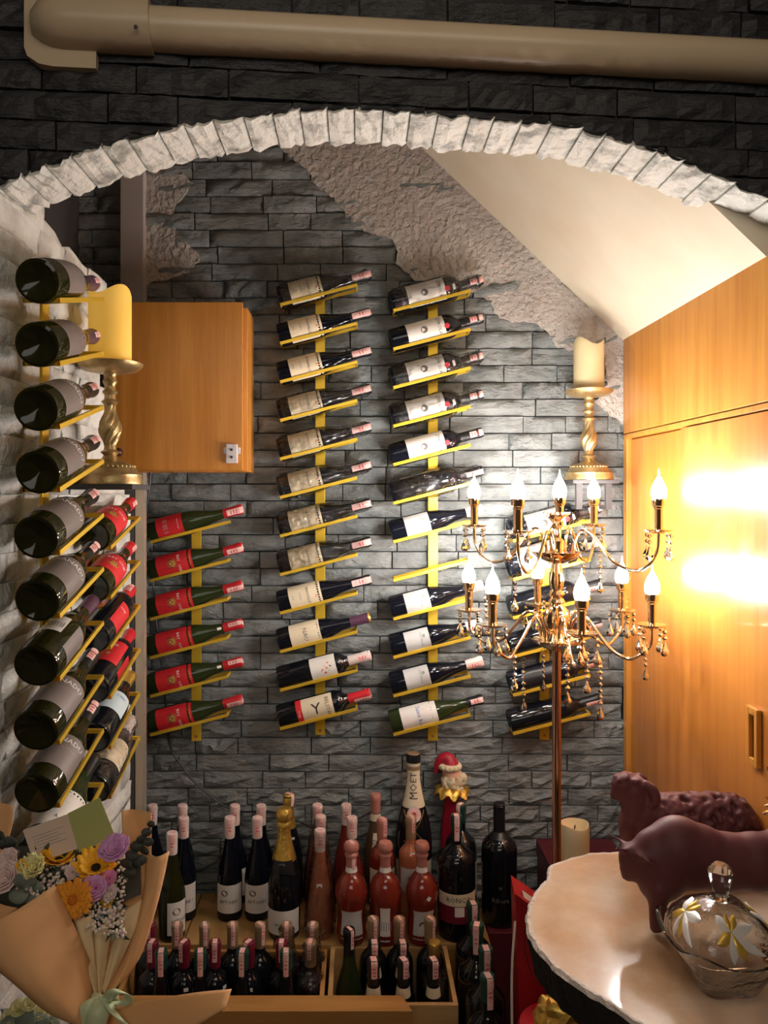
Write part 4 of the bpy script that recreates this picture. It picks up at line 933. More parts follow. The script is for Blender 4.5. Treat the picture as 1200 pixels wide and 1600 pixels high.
# box and tall bottle by the platform
bx = thing('wooden_box', 'dark upright box behind the red gift bag holding the big black bottle', 'box', (.445,2.30,0))
MB().box((.379,2.235,0),(.52,2.37,PZ),.003).build('carton', Mt['darkred'], bx)
stand('rib', 780, 2.302, PZ, 'big black bottle with faint script lettering left of the candelabra pole', None, 0)
grp = 'bottles packed in the wide pine crate'
for key, x, Y, lab in (
    ('maroon',235,2.13,'maroon capped bottle in the back corner of the wide crate'),
    ('tan',277,2.13,'tan capped bottle, second along the back of the wide crate'),
    ('tan',320,2.13,'tan capped bottle, third along the back of the wide crate'),
    ('tan',363.5,2.13,'tan capped bottle, fourth along the back of the wide crate'),
    ('tan',406,2.13,'tan capped bottle left of the big gold necked bottle, back of crate'),
    ('tanw',448,2.13,'film wrapped tan capped bottle below the gold necked bottle'),
    ('tanw',489,2.13,'film wrapped bottle in the back corner nearest the square crate'),
    ('maroon',238,2.047,'maroon capped bottle beside the flowers, middle row of the wide crate'),
    ('maroon',288,2.047,'maroon capped bottle, second of the middle row in the wide crate'),
    ('maroon',336,2.047,'maroon capped bottle, third of the middle row in the wide crate'),
    ('maroon',389,2.047,'maroon capped bottle with white sticker, fourth of the middle row'),
    ('maroon',440,2.047,'maroon capped bottle, last before the wrapped one in the middle row'),
    ('tanw',485,2.047,'film wrapped bottle with white label, middle row end of the wide crate'),
    ('hock',252,1.965,'green capped bottle in front, nearest the flowers'),
    ('hock',313,1.965,'green capped bottle with hanging pink stamp, second in the front row'),
    ('hock',379,1.965,'green capped bottle with pink stamp, third in the front row'),
    ('hock',447,1.965,'green capped bottle with looped stamp, last in the front row')):
    stand(key, x, Y, ZF, lab, grp, R_.uniform(-.5,.5))
grp = 'bottles in the square pine crate'
for key, x, Y, lab in (
    ('blk',545.5,2.085,'slim black capped green bottle alone at the crate corner'),
    ('tan2',583,2.122,'tan capped bottle at the back of the square crate behind black capped ones'),
    ('tan2',624,2.122,'tan capped bottle, middle of the back row in the square crate'),
    ('tan2',672,2.122,'tan capped bottle at the back corner behind the gold capped one'),
    ('blk2',585,2.038,'black capped bottle in the middle row beside the slim green bottle'),
    ('blk2',629,2.038,'black capped bottle at the centre of the square crate'),
    ('goldw',679,2.038,'film wrapped gold capped bottle in the square crate'),
    ('blk2',583.5,1.962,'black capped bottle with cream neck band, front row first'),
    ('blk2',630,1.962,'black capped bottle with cream neck band, front row middle'),
    ('blk2',677,1.962,'black capped bottle with cream neck band, front row corner by the crate end')):
    stand(key, x, Y, ZF, lab, grp, R_.uniform(-.3,.3))
st_ = MB().box((.253,1.74,0),(.372,2.172,.07),.002).build('wooden_step', Mt['crated'])
props(st_, 'low dark wooden step under the four large bottles beside the crate', 'step')
for i, (x, Y, lab) in enumerate(((739,2.12,'large green capped bottle nearest the platform, beside the square crate'),(745,2.014,'large green capped bottle, second out from the platform'),(759,1.908,'large green capped bottle with long pink stamp, third out from platform'),(762,1.80,'large green capped bottle nearest the viewer beside the square crate'))):
    stand('mag', x, Y, .07, lab, 'large bottles beside the square crate', R_.uniform(-.4,.4))
# bottle dressed as a bearded figure
sx = (706-560)*2.425/F
sb = thing('gift_bottle_cover', 'bottle in red satin gift cover with bearded doll head and gold ruffle', 'bottle cover', (sx,2.425,PZ))
rows = []; N_ = 28
for z, r in ((0,.036),(.02,.038),(.15,.037),(.22,.034),(.27,.027),(.30,.022),(.335,.021),(.345,.024)):
    rows.append([((r*(1+.09*math.cos(7*a)))*math.cos(a), (r*(1+.09*math.cos(7*a)))*math.sin(a), z) for a in [2*PI*i/N_ for i in range(N_+1)]])
MB().grid(rows).build('satin_sleeve', Mt['velvet'], sb, 60, False)
rf = MB(); rows = []
for j, (r, dz) in enumerate(((.020,0),(.034,.006),(.050,-.002),(.056,-.016))):
    rows.append([(r*math.cos(a)*(1+.1*math.sin(9*a+j)), r*math.sin(a)*(1+.1*math.sin(9*a+j)), .352+dz+.007*math.sin(9*a)*(j/3)) for a in [2*PI*i/54 for i in range(55)]])
rf.grid(rows).build('gold_ruffle', Mt['goldfoil'], sb, 60, False)
MB().ball((0,0,.395), .030, 3, (1,1,1.1)).build('head', Mt['skin'], sb, 60, False)
bd_ = MB()
for i in range(34):
    a = -PI/2+R_.uniform(-1.5,1.5); z = .37+R_.uniform(-.018,.022); bd_.ball((.026*math.cos(a)+R_.uniform(-.002,.002)+.004, .028*math.sin(a), z), R_.uniform(.009,.015), 2)
for i in range(16):
    a = 2*PI*i/16; bd_.ball((-.006+.027*math.cos(a), .027*math.sin(a), .418), .011, 2)
for i in range(8): bd_.ball((.030+.004*math.cos(i), -.012+.012*math.sin(i*2), .380+.008*math.cos(i*3)), .013, 2)
props(bd_.build('beard_fur', Mt['fur'], sb, 60, False), kind='stuff')
hat = MB(); hp = catmull([(-.002,0,.415),(-.012,.004,.438),(-.030,.006,.438),(-.045,.006,.418),(-.050,.004,.395)], 4)
hat.tube(hp, [.028-.022*i/(len(hp)-1) for i in range(len(hp))], 14); hat.build('hat', Mt['velvet'], sb, 60, False)
for s in (-1,1): MB().tube([(.004+s*.009+.006*math.cos(t), -.033, .385+.006*math.sin(t)) for t in [2*PI*i/12 for i in range(12)]], .0012, 5, closed=True).build('spectacle_ring', Mt['goldfoil'], sb, None, False)
for s in (-1,1): MB().ball((.004+s*.009, -.030, .385), .003, 2).build('eye', Mt['ink'], sb, 60, False)
MB().ball((.004,-.034,.377), .005, 2).build('nose', Mt['skin'], sb, 60, False)

# ------------------------------------------------------------------ behind and on the round table
TZ = EYE-.80
mb = thing('maroon_box', 'dark maroon paper box behind the candelabra pole against the stone wall', 'box', (.68,2.30,0))
MB().box((.568,2.20,0),(.80,2.44,EYE-1.10),.002).build('carton', Mt['darkred'], mb); MB().box((.565,2.197,EYE-1.145),(.803,2.443,EYE-1.096),.002).build('lid', Mt['darkred'], mb)
ps = thing('plinth', 'small dark stand carrying the ivory candle behind the round table', 'stand', (.60,2.135,0))
MB().box((.55,2.085,0),(.66,2.19,EYE-1.068),.003).build('body', Mt['darkred'], ps)
candle(Vector(((897-560)*2.135/F, 2.135, EYE-1.0675)), .0415, .152, Mt['wax'], 'ivory pillar candle standing just behind the round table beside the lamp pole', .003, .6)
gb = thing('gift_bag', 'red paper gift bag with white label between the bottles and the round table', 'bag', (.42,1.82,0))
b = MB(); b.add([(.385,1.775,0),(.455,1.775,0),(.455,1.875,0),(.385,1.875,0),(.368,1.80,.60),(.448,1.78,.55),(.452,1.89,.56),(.374,1.885,.615)], [(3,2,1,0),(0,1,5,4),(1,2,6,5),(2,3,7,6),(3,0,4,7),(4,5,6,7)])
b.build('paper_bag', Mt['redbag'], gb)
fb = MB(); fb.add([(.366,1.797,.601),(.449,1.777,.551),(.449,1.785,.553),(.368,1.806,.603),(.366,1.797,.615),(.449,1.777,.565),(.449,1.785,.567),(.368,1.806,.617)], [(3,2,1,0),(4,5,6,7),(0,1,5,4),(1,2,6,5),(2,3,7,6),(3,0,4,7)]); fb.build('folded_top', Mt['redbag'], gb)
tg = MB(); tg.add([(.392,1.812,.5925),(.424,1.807,.573),(.426,1.845,.576),(.394,1.85,.5965)], [(0,1,2,3)]); tg.build('label_tag', Mt['silver'], gb)
MB().tube(catmull([(.385,1.785,.54),(.385,1.765,.49),(.405,1.758,.44),(.43,1.765,.48),(.436,1.778,.52)],5), .0016, 5).build('cord_handle', Mt['maroon'], gb)
# glow ball, cushion and white cord on the floor; ball stands for a glow
fo = MB(); bm2 = bmesh.new(); bmesh.ops.create_icosphere(bm2, subdivisions=3, radius=1); 
for v in bm2.verts: v.co *= 1+R_.uniform(-.16,.16)
bm2.verts.index_update(); fo.add([(.425+v.co.x*.05, 1.615+v.co.y*.05, .449+v.co.z*.045) for v in bm2.verts], [[v.index for v in f.verts] for f in bm2.faces]); bm2.free()
rb = thing('red_box', 'round dark red box on the floor beneath the gift bag', 'box', (.43,1.66,0))
MB().lathe([(0,0),(.083,0),(.085,.39),(.080,.4),(0,.4)], 30).build('body', Mt['redbag'], rb, 40, False)
props(fo.build('gold_glow_ball', Mt['goldfoil']), 'crumpled gold glow ball standing in for warm light beside the underside of the round table', 'glow ball')
props(MB().tube(catmull([(.356,1.745,.58),(.340,1.70,.50),(.332,1.66,.40),(.325,1.60,.15),(.335,1.55,.02),(.45,1.5,.006)],6), .0028, 6).build('white_cord', Mt['wcable'], smooth=60), 'thin white cord running down past the large bottles', 'cable')
# the round table: a slice of a trunk
un = [(.78,2.150),(.720,2.151),(.643,2.143),(.571,2.109),(.515,2.075),(.5026,2.045),(.488,1.995),(.478,1.987),(.445,1.94),(.415,1.88),(.394,1.818),(.385,1.744),(.392,1.69),(.411,1.624),(.435,1.58),(.462,1.540),(.49,1.505),(.519,1.455),(.58,1.40),(.66,1.37)]
tp = [(x*.8, y*.8) for x, y in un]
for a in range(-88, 84, 9): tp.append((.6+.285*math.cos(math.radians(a)), 1.4+.31*math.sin(math.radians(a))))
tb = thing('round_table', 'round table of a varnished trunk slice with dark bark edge', 'table', (.6,1.4,0))
def ring_(pts, s, z, j=0): return [(.6+(x-.6)*s+R_.uniform(-j,j), 1.4+(y-1.4)*s+R_.uniform(-j,j), z) for x, y in pts]
dense = []
for i in range(len(tp)):
    a = Vector(tp[i]); c = Vector(tp[(i+1)%len(tp)])
    for k in range(4): dense.append(a.lerp(c, k/4))
tpd = [(p.x, p.y) for p in dense]; n = len(tpd)
r0 = ring_(tpd, .965, TZ); b = MB(); b.add(r0, [tuple(reversed(range(n)))])
if (Vector(r0[1])-Vector(r0[0])).cross(Vector(r0[2])-Vector(r0[1])).z > 0: b.f = [tuple(range(n))]
b.build('table_top', Mt['slab'], tb)
r0c = r0 + [r0[0]]; r1 = ring_(tpd, .985, TZ+.0005, .002); r1c = r1+[r1[0]]; r2 = ring_(tpd, 1.0, TZ-.006, .002); r2c = r2+[r2[0]]
MB().grid([r0c, r1c, r2c]).build('lamplit_rim', Mt['litrim'], tb)  # pale colour paints the candelabra's light along the edge
r3 = ring_(tpd, .985, TZ-.03, .003); r4 = ring_(tpd, .955, TZ-.072, .003); b = MB().grid([r2c, r3+[r3[0]], r4+[r4[0]]]); b.add(r4, [tuple(range(n))]); b.build('bark_edge', Mt['bark'], tb)
MB().lathe([(.10,TZ-.072),(.06,TZ-.12),(.045,TZ-.3),(.045,.12),(.09,.05),(.17,.02),(.17,0),(0,0)], 24).build('pedestal', Mt['bark'], tb, 40, False)

# clay animals: many rounded masses fused into one skin
def figure(name, label, cat, Y, parts, base, voxel=.0038, smooth=6, extra=None):
    sc = Y/F; b = MB()
    for p in parts:
        if p[0] == 'e':
            _, x, y, dy, rx, rz, ry = p[:7]; c = P(x, y, Y); tl = p[7] if len(p) > 7 else 0
            bm = bmesh.new(); bmesh.ops.create_icosphere(bm, subdivisions=3, radius=1)
            M = Matrix.Translation((c.x, Y+dy, c.z)) @ Matrix.Rotation(math.radians(tl), 4, 'Y') @ Matrix.Diagonal((rx*sc, ry*sc, rz*sc, 1))
            bm.verts.index_update(); b.add([M @ v.co for v in bm.verts], [[v.index for v in f.verts] for f in bm.faces]); bm.free()
        else:
            _, pts, rs = p; b.tube(catmull([P(x, y, Y)+Vector((0,dy,0)) for x, y, dy in pts], 4), [rs[min(int(i/4), len(rs)-2)]*sc*(1-(i%4)/4)+rs[min(int(i/4)+1, len(rs)-1)]*sc*(i%4)/4 for i in range((len(pts)-1)*4+1)], 10)
    c = P(base[0], 772, Y); loc = Vector((c.x, Y, TZ))
    o = link(name, b.mesh(name, Mt['figure'], None, loc)); o.location = loc
    m = o.modifiers.new('remesh', 'REMESH'); m.mode = 'VOXEL'; m.voxel_size = voxel; m.use_smooth_shade = True
    if smooth: s = o.modifiers.new('smooth', 'SMOOTH'); s.iterations = smooth; s.factor = .5
    return props(o, label, cat)
YBu = 1.42; fy = 772+.8*F/YBu-1
figure('bull_figurine', 'smooth matt maroon bull figurine with lowered head on the round table', 'figurine', YBu, [
    ('e',1058,1330,0,52,56,40),('e',1085,1338,0,60,52,40),('e',1130,1346,0,70,46,38),('e',1180,1346,0,60,46,38),('e',1228,1342,0,48,52,40),('e',1262,1340,0,30,42,34),
    ('e',1035,1352,0,44,56,36),('e',1022,1340,0,36,48,32),('e',1018,1374,0,23,32,24),('e',1004,1345,0,26,36,24),('e',986,1340,0,21,24,17),('e',982,1356,0,15,24,12),('e',979,1368,0,11,10,9),
    ('t',[(988,1328,-.012),(992,1328,-.030),(1002,1331,-.042),(1011,1336,-.046)],[6,5,4,3]),
    ('t',[(982,1324,.012),(975,1321,.025),(964,1320,.036),(956,1313,.04)],[6,5,4,3]),
    ('t',[(976,1322,-.012),(964,1320,-.018),(952,1318,-.020)],[5,4,3]),
    ('t',[(1022,1375,-.02),(1020,1400,-.024),(1016,1425,-.026),(1018,fy-3,-.028)],[22,15,11,12]),('t',[(1045,1375,.02),(1042,1400,.024),(1038,1425,.026),(1040,fy-3,.028)],[22,15,11,12]),
    ('t',[(1232,1370,-.02),(1242,1395,-.024),(1236,1425,-.026),(1236,fy-3,-.028)],[26,16,11,12]),('t',[(1262,1370,.02),(1268,1395,.024),(1262,1425,.026),(1262,fy-3,.028)],[26,16,11,12]),
    ('t',[(1285,1320,0),(1294,1345,0),(1294,1380,0),(1292,1405,0)],[5,4,4,5])], (1120,0), .0042, 30)
YS = 1.625; fy = 772+.8*F/YS-1
wool = []
for i in range(330):
    x = R_.uniform(1012,1178); f = (x-1012)/166; top = 1246-4*math.sin(f*PI)+ (30*(max(0,f-.8)/.2)**2); a = R_.uniform(-1.45,1.45)
    cy, ry, rd = 1288, 1288-top, 33*(1-.5*max(0,f-.8)/.2)
    wool.append(('e',x,cy-ry*math.cos(a),rd*YS/F*math.sin(a),5.2,5.2,5.2))
for i in range(34):
    a = R_.uniform(-1.3,1.3); x = R_.uniform(962,1000); wool.append(('e',x,1222-13*math.cos(a)*(1-abs(x-980)/45),14*YS/F*math.sin(a),4.2,4.2,4.2))
figure('sheep_figurine', 'maroon woolly sheep figurine with raised head behind the bull', 'figurine', YS, [
    ('e',1040,1288,0,42,42,32),('e',1080,1290,0,52,43,34),('e',1125,1290,0,48,42,34),('e',1150,1292,0,28,36,28),
    ('e',1010,1278,0,32,44,28),('e',996,1256,0,26,38,22),('e',985,1290,0,18,36,20),('e',990,1240,0,26,28,20),('e',975,1226,0,20,16,16),('e',966,1236,0,13,11,11,-35),('e',961,1242,0,8,8,8),
    ('t',[(1000,1218,-.02),(1012,1226,-.028),(1016,1240,-.03),(1010,1250,-.026)],[7,8,8,4]),('t',[(1000,1218,.02),(1012,1226,.028),(1016,1240,.03),(1010,1250,.026)],[7,8,8,4]),
    ('t',[(1012,1310,-.02),(1010,1335,-.022),(1008,fy-3,-.022)],[14,9,9]),('t',[(1024,1310,.02),(1024,1335,.022),(1022,fy-3,.022)],[14,9,9]),
    ('t',[(1140,1310,-.02),(1146,1335,-.022),(1142,fy-3,-.022)],[16,9,9]),('t',[(1156,1310,.02),(1162,1335,.022),(1158,fy-3,.022)],[16,9,9])]+wool, (1080,0), .0034, 2)

# pressed glass candy dish with lid
dc = thing('candy_dish', 'square cut glass candy dish with lid and gilt flowers on the round table', 'dish', (.592,1.255,TZ), (0,0,.06))
def sq(a, h, p=5):
    c, s = math.cos(a), math.sin(a); return h/((abs(c)**p+abs(s)**p)**(1/p))
def sheet(levels, n=48, lift=0):
    rows = []
    for h, z, l in levels:
        row = []
        for i in range(n+1):
            a = 2*PI*i/n+.001; r = sq(a, h); q = (abs(math.sin(2*a)))**4; row.append((r*math.cos(a), r*math.sin(a), z+l*q))
        rows.append(row)
    return MB().grid(rows)
sheet([(.001,.002,0),(.040,.0,0),(.046,.006,0),(.058,.030,.002),(.074,.055,.006),(.083,.068,.016),(.085,.071,.018),(.080,.071,.018),(.070,.056,.006),(.053,.033,.002),(.040,.012,0),(.001,.010,0)]).build('bowl', Mt['dishglass'], dc, 50, False)
lidL = [(.074,.070,0),(.072,.086,0),(.064,.104,0),(.048,.122,0),(.028,.135,0),(.012,.140,0)]
sheet(lidL+[(.010,.136,0),(.026,.131,0),(.045,.118,0),(.060,.101,0),(.068,.085,0),(.071,.070,0),(.074,.070,0)]).build('lid', Mt['dishglass'], dc, 50, False)
MB().lathe([(0,.137),(.017,.138),(.012,.145),(.013,.155),(.019,.178),(.020,.186),(.011,.196),(0,.197)], 7).build('lid_knob', Mt['crystal'], dc, None, False)
def lidpt(a, t):
    t = max(0, min(t, .999))*(len(lidL)-1); i = int(t); f = t-i; h = lidL[i][0]+(lidL[i+1][0]-lidL[i][0])*f; z = lidL[i][1]+(lidL[i+1][1]-lidL[i][1])*f
    r = sq(a, h, 4)+.0022; return Vector((r*math.cos(a), r*math.sin(a), z+.0012))
def petal(a0, t0, ang, ln, wd, m, nm):
    rows = []
    for j in range(8):
        f = j/7; w_ = wd*math.sin(PI*f)**.8+.0006; row = []
        for q in (-1,-.5,0,.5,1):
            u = ln*f; v = w_*q; da = (u*math.cos(ang)-v*math.sin(ang))/.075; dt_ = (u*math.sin(ang)+v*math.cos(ang))/.075
            p = lidpt(a0+da, t0+dt_); p = p*(1+.012*(1-q*q)); row.append(p)
        rows.append(row)
    MB().grid(rows).build(nm, Mt[m], dc, 60, False)
for a0 in (-PI/2-.25, -PI-.1, -.35):
    for ang, ln in ((2.0,.020),(.65,.026),(3.6,.026),(-.9,.036)): petal(a0, .52, ang, ln, .0062, 'gilt', 'gilt_petal')
    for ang, ln in ((.1,.05),(-1.55,.034),(-.45,.055),(2.7,.035)): petal(a0, .52, ang, ln, .0055, 'frost', 'frosted_leaf')

# ------------------------------------------------------------------ the bouquet
def loft(A, B, n=10, bulge=.0, Yb=0):
    """sheet between two edge curves given as (x, y, Y) of the photograph"""
    a = catmull([P(*p) for p in A], 5); b_ = catmull([P(*p) for p in B], 5); rows = []
    for p, q in zip(a, b_):
        row = []
        for i in range(n+1):
            f = i/n; v = p.lerp(q, f); v.y -= bulge*math.sin(PI*f)+.0018*math.sin(9*f+p.z*40); row.append(v)
        rows.append(row)
    return MB().grid(rows)
def paper(name, A, B, m, parent, bulge=0, th=.0012):
    o = loft(A, B, 12, bulge).build(name, Mt[m], parent, 80); s = o.modifiers.new('thick', 'SOLIDIFY'); s.thickness = th; s.offset = 0; return o
bq = thing('flower_bouquet', 'large bouquet of orange and lilac flowers in peach paper', 'bouquet', P(165,1560,1.13))
paper('front_wrap', [(-70,1450,1.10),(-35,1492,1.09),(20,1535,1.08),(75,1572,1.09),(148,1580,1.12)], [(86,1382,1.14),(108,1428,1.12),(130,1478,1.11),(146,1520,1.11),(154,1562,1.12)], 'kraft', bq, .05)
paper('left_wrap', [(-60,1380,1.20),(-50,1420,1.18),(-40,1460,1.16)], [(28,1418,1.17),(5,1440,1.16),(-20,1470,1.15)], 'kraft', bq, .01)
paper('back_wrap', [(-60,1240,1.32),(-60,1300,1.30),(-60,1400,1.24)], [(22,1260,1.30),(16,1300,1.28),(-2,1350,1.25)], 'kraft', bq, 0)
paper('back_wrap', [(190,1267,1.30),(192,1330,1.26),(185,1400,1.21),(170,1480,1.16),(160,1540,1.13)], [(236,1271,1.29),(236,1330,1.26),(234,1400,1.21),(208,1490,1.16),(176,1546,1.13)], 'kraft', bq, -.01)
paper('right_wrap', [(228,1328,1.22),(226,1380,1.19),(212,1440,1.16),(188,1500,1.14),(164,1548,1.12)], [(264,1331,1.20),(254,1380,1.18),(238,1440,1.16),(216,1500,1.14),(176,1550,1.12)], 'kraft', bq, .018)
paper('inner_tissue', [(112,1432,1.14),(122,1462,1.13),(136,1505,1.12),(150,1550,1.115)], [(143,1428,1.135),(146,1465,1.125),(150,1510,1.115),(158,1552,1.11)], 'tissue', bq, .012)
paper('inner_tissue', [(143,1452,1.135),(146,1480,1.125),(152,1520,1.115),(158,1552,1.11)], [(182,1428,1.15),(172,1470,1.13),(164,1515,1.12),(161,1552,1.11)], 'tissue', bq, .012)
paper('inner_tissue', [(188,1425,1.16),(178,1465,1.14),(168,1510,1.12),(160,1550,1.112)], [(224,1402,1.18),(212,1450,1.15),(190,1500,1.13),(166,1552,1.115)], 'tissue', bq, .008)
paper('paper_tail', [(176,1574,1.11),(235,1562,1.09),(300,1551,1.08),(362,1545,1.08)], [(165,1650,1.08),(225,1660,1.07),(300,1616,1.06),(352,1570,1.07)], 'kraft', bq, .02)
paper('paper_tail', [(150,1566,1.12),(120,1586,1.10),(98,1620,1.08),(90,1660,1.07)], [(172,1570,1.11),(168,1600,1.09),(165,1640,1.07),(170,1670,1.07)], 'kraft', bq, .02)
MB().tube(catmull([P(148,1556,1.10),P(160,1562,1.09),P(176,1556,1.10),P(178,1566,1.13),P(150,1566,1.13)],4), .006, 8).build('tie', Mt['mint'], bq, 60)
def ribbon(pts, w_, nm='ribbon'):
    c = catmull([P(*p) for p in pts], 6); rows = [[p+Vector((-w_/2*q,0,.25*w_*q)) for q in (-1,0,1)] for p in c]
    o = MB().grid(rows).build(nm, Mt['mint'], bq, 80); s = o.modifiers.new('thick', 'SOLIDIFY'); s.thickness = .0008
ribbon([(165,1562,1.09),(155,1580,1.075),(148,1600,1.07),(140,1640,1.07)], .026); ribbon([(165,1562,1.09),(180,1585,1.075),(200,1605,1.07),(215,1640,1.07)], .018)
ribbon([(165,1564,1.09),(178,1550,1.08),(196,1552,1.09),(200,1566,1.10),(170,1568,1.09)], .014, 'ribbon_loop'); ribbon([(160,1562,1.088),(140,1575,1.075),(126,1600,1.07),(128,1640,1.07)], .022)
def flower(name, x, y, Y, r, npet, m, mc, rc, face=(0,-.8,.6), cup=.25, layers=1, wid=.9, tip=.5):
    """petals as one mesh around a centre disc"""
    c = P(x, y, Y); z = Vector(face).normalized(); X = z.cross(Vector((0,0,1))).normalized(); Yv = z.cross(X)
    b = MB()
    for l in range(layers):
        n = max(5, npet-l*2); R2 = r*(1-.2*l)
        for k in range(n):
            a = 2*PI*(k+.5*l)/n+R_.uniform(-.08,.08); d = X*math.cos(a)+Yv*math.sin(a); s = z.cross(d); w_ = wid*PI*R2/n; rr = R2*R_.uniform(.88,1.05)
            cu = cup*rr*(1+l*.7)
            pts = []
            for f, ww, h in ((.12,.25,0),(.5,.95,.35),(.8,.85,.75),(1,tip*.5,1)):
                for q in (-1,0,1): pts.append(c+d*(rr*f)+s*(w_*ww*q)+z*(cu*h+abs(q)*.12*w_))
            b.add(pts, [(3*j+i,3*j+i+1,3*j+i+4,3*j+i+3) for j in range(3) for i in range(2)])
    o = b.build(name, Mt[m], bq, 60); sd = o.modifiers.new('thick', 'SOLIDIFY'); sd.thickness = .0007
    if mc:
        M = Matrix.Translation(c-bq.location) @ z.to_track_quat('Z','Y').to_matrix().to_4x4()
        link('flower_centre', MB().lathe([(0,.005),(rc*.6,.0045),(rc,.001),(rc*.95,-.004),(0,-.004)], 14, M=M).mesh('flower_centre', Mt[mc]), o)
    return o
flower('gerbera', 114,1406,1.135,.031,20,'orangep','amberc',.009,(0,-.9,.5),.12,3,1.1,.9)
flower('sunflower', 150,1358,1.20,.034,15,'yellowp','seed',.012,(.1,-.45,.9),.45,2,1.1,.5)
flower('sunflower', 92,1346,1.22,.028,12,'yellowp','seed',.010,(.1,-.2,.95),.5,2,1.1,.5)
flower('sunflower', 74,1346,1.23,.022,10,'yellowp',None,.01,(0,-.4,.9),.5,2,1.1,.5)
flower('carnation', 180,1328,1.20,.024,12,'lilac',None,0,(-.1,-.6,.8),.35,4,1.5,1.6)
flower('carnation', 150,1388,1.16,.019,10,'lilac',None,0,(0,-.8,.6),.4,4,1.5,1.6)
flower('carnation', 171,1373,1.18,.012,8,'pinkp',None,0,(0,-.7,.6),.4,3,1.5,1.6)
flower('carnation', 115,1362,1.20,.013,8,'palep',None,0,(0,-.7,.6),.4,3,1.5,1.6)
flower('carnation', 10,1372,1.19,.024,10,'palep',None,0,(0,-.8,.6),.5,4,1.5,1.4)
flower('carnation', 14,1345,1.21,.017,9,'palep',None,0,(0,-.8,.6),.5,3,1.5,1.4)
flower('carnation', 172,1396,1.17,.012,8,'palep',None,0,(0,-.8,.6),.5,3,1.5,1.4)
flower('rose', 55,1358,1.18,.017,7,'lemon',None,0,(0,-.7,.7),.9,5,1.9,1.8)
for x, y in ((168,1408),(36,1352),(135,1392)): flower('small_blossom', x, y, 1.17, .010, 6, 'yellowp', 'seed', .003, (0,-.8,.5), .4, 2)
def region(): 
    while True:
        x, y = R_.uniform(-10,196), R_.uniform(1325,1470)
        if y > 1325 and y < 1400+ (x-60)*.35+ (25 if x > 110 else 0) and y < 1466 and (y > 1345-(x-30)*.05): return x, y
b = MB(); b2 = MB(); b3 = MB(); b4 = MB()
for i in range(620):
    x, y = region(); Y = 1.23-.0009*(y-1330)+R_.uniform(-.006,.006); p = P(x, y, Y); (b if R_.random() < .72 else b4).ball(p, R_.uniform(.0016,.0034), 1)
for i in range(260):
    x, y = region(); Y = 1.25-.0009*(y-1330)+R_.uniform(-.006,.006); p = P(x, y, Y); d = Vector((R_.uniform(-1,1),-.5,R_.uniform(-1,1))).normalized()*.010; s = Vector((d.z,0,-d.x))*.35
    (b2 if i % 3 else b3).add([p-d, p+s, p+d, p-s], [(0,1,2,3)])
props(b.build('filler_blossom', Mt['tinyw'], bq, 60), kind='stuff'); props(b4.build('pink_filler_blossom', Mt['palep'], bq, 60), kind='stuff'); props(b2.build('filler_leaves', Mt['leafd'], bq), kind='stuff'); props(b3.build('pale_filler_leaves', Mt['leafg'], bq), kind='stuff')
rows = [[P(x, y, 1.27-.0009*(y-1330)) for x in range(-70, 221, 29)] for y in range(1322, 1500, 25)]
MB().grid([[p if True else p for p in r[:int(11-max(0,(j-3))*1.3)+0]+[r[int(10-max(0,(j-3))*1.3)]]*(11-len(r[:int(11-max(0,(j-3))*1.3)]))] for j, r in enumerate(rows)]).build('foliage_bed', Mt['leafd'], bq)
def leafdisc(x, y, Y, r, m, face, nm):
    c = P(x, y, Y); z = Vector(face).normalized(); X = z.cross(Vector((0,0,1))).normalized(); Yv = z.cross(X)
    o = MB().add([c+X*(r*math.cos(a))+Yv*(r*.8*math.sin(a))+z*(.15*r*math.cos(2*a)) for a in [2*PI*i/12 for i in range(12)]]+[c-z*.1*r], [(i,(i+1)%12,12) for i in range(12)]).build(nm, Mt[m], bq, 60)
    s = o.modifiers.new('thick', 'SOLIDIFY'); s.thickness = .0008
for x, y, r in ((236,1288,.008),(229,1300,.010),(222,1312,.011),(232,1316,.010),(214,1322,.013),(226,1330,.010),(206,1336,.013),(218,1344,.013),(198,1350,.013),(212,1350,.012),(203,1364,.013),(192,1376,.010)):
    leafdisc(x, y, 1.195, r*.82, 'leafd', (R_.uniform(-.6,.6),-1,R_.uniform(-.2,.7)), 'eucalyptus_leaf')
MB().tube(catmull([P(238,1284,1.197),P(222,1318,1.199),P(205,1350,1.20),P(190,1390,1.205)],4), .0012, 5).build('eucalyptus_stem', Mt['leafd'], bq)
for x, y, r in ((40,1376,.018),(52,1388,.015),(30,1398,.016),(48,1400,.014),(108,1330,.013),(66,1322,.012),(12,1318,.014),(170,1350,.014),(20,1335,.012),(0,1308,.012),(82,1400,.010)):
    leafdisc(x, y, 1.175 if y > 1370 else 1.225, r, 'leafg' if y > 1370 else 'leafd', (R_.uniform(-.5,.5),-1,R_.uniform(-.2,.9)), 'leaf')
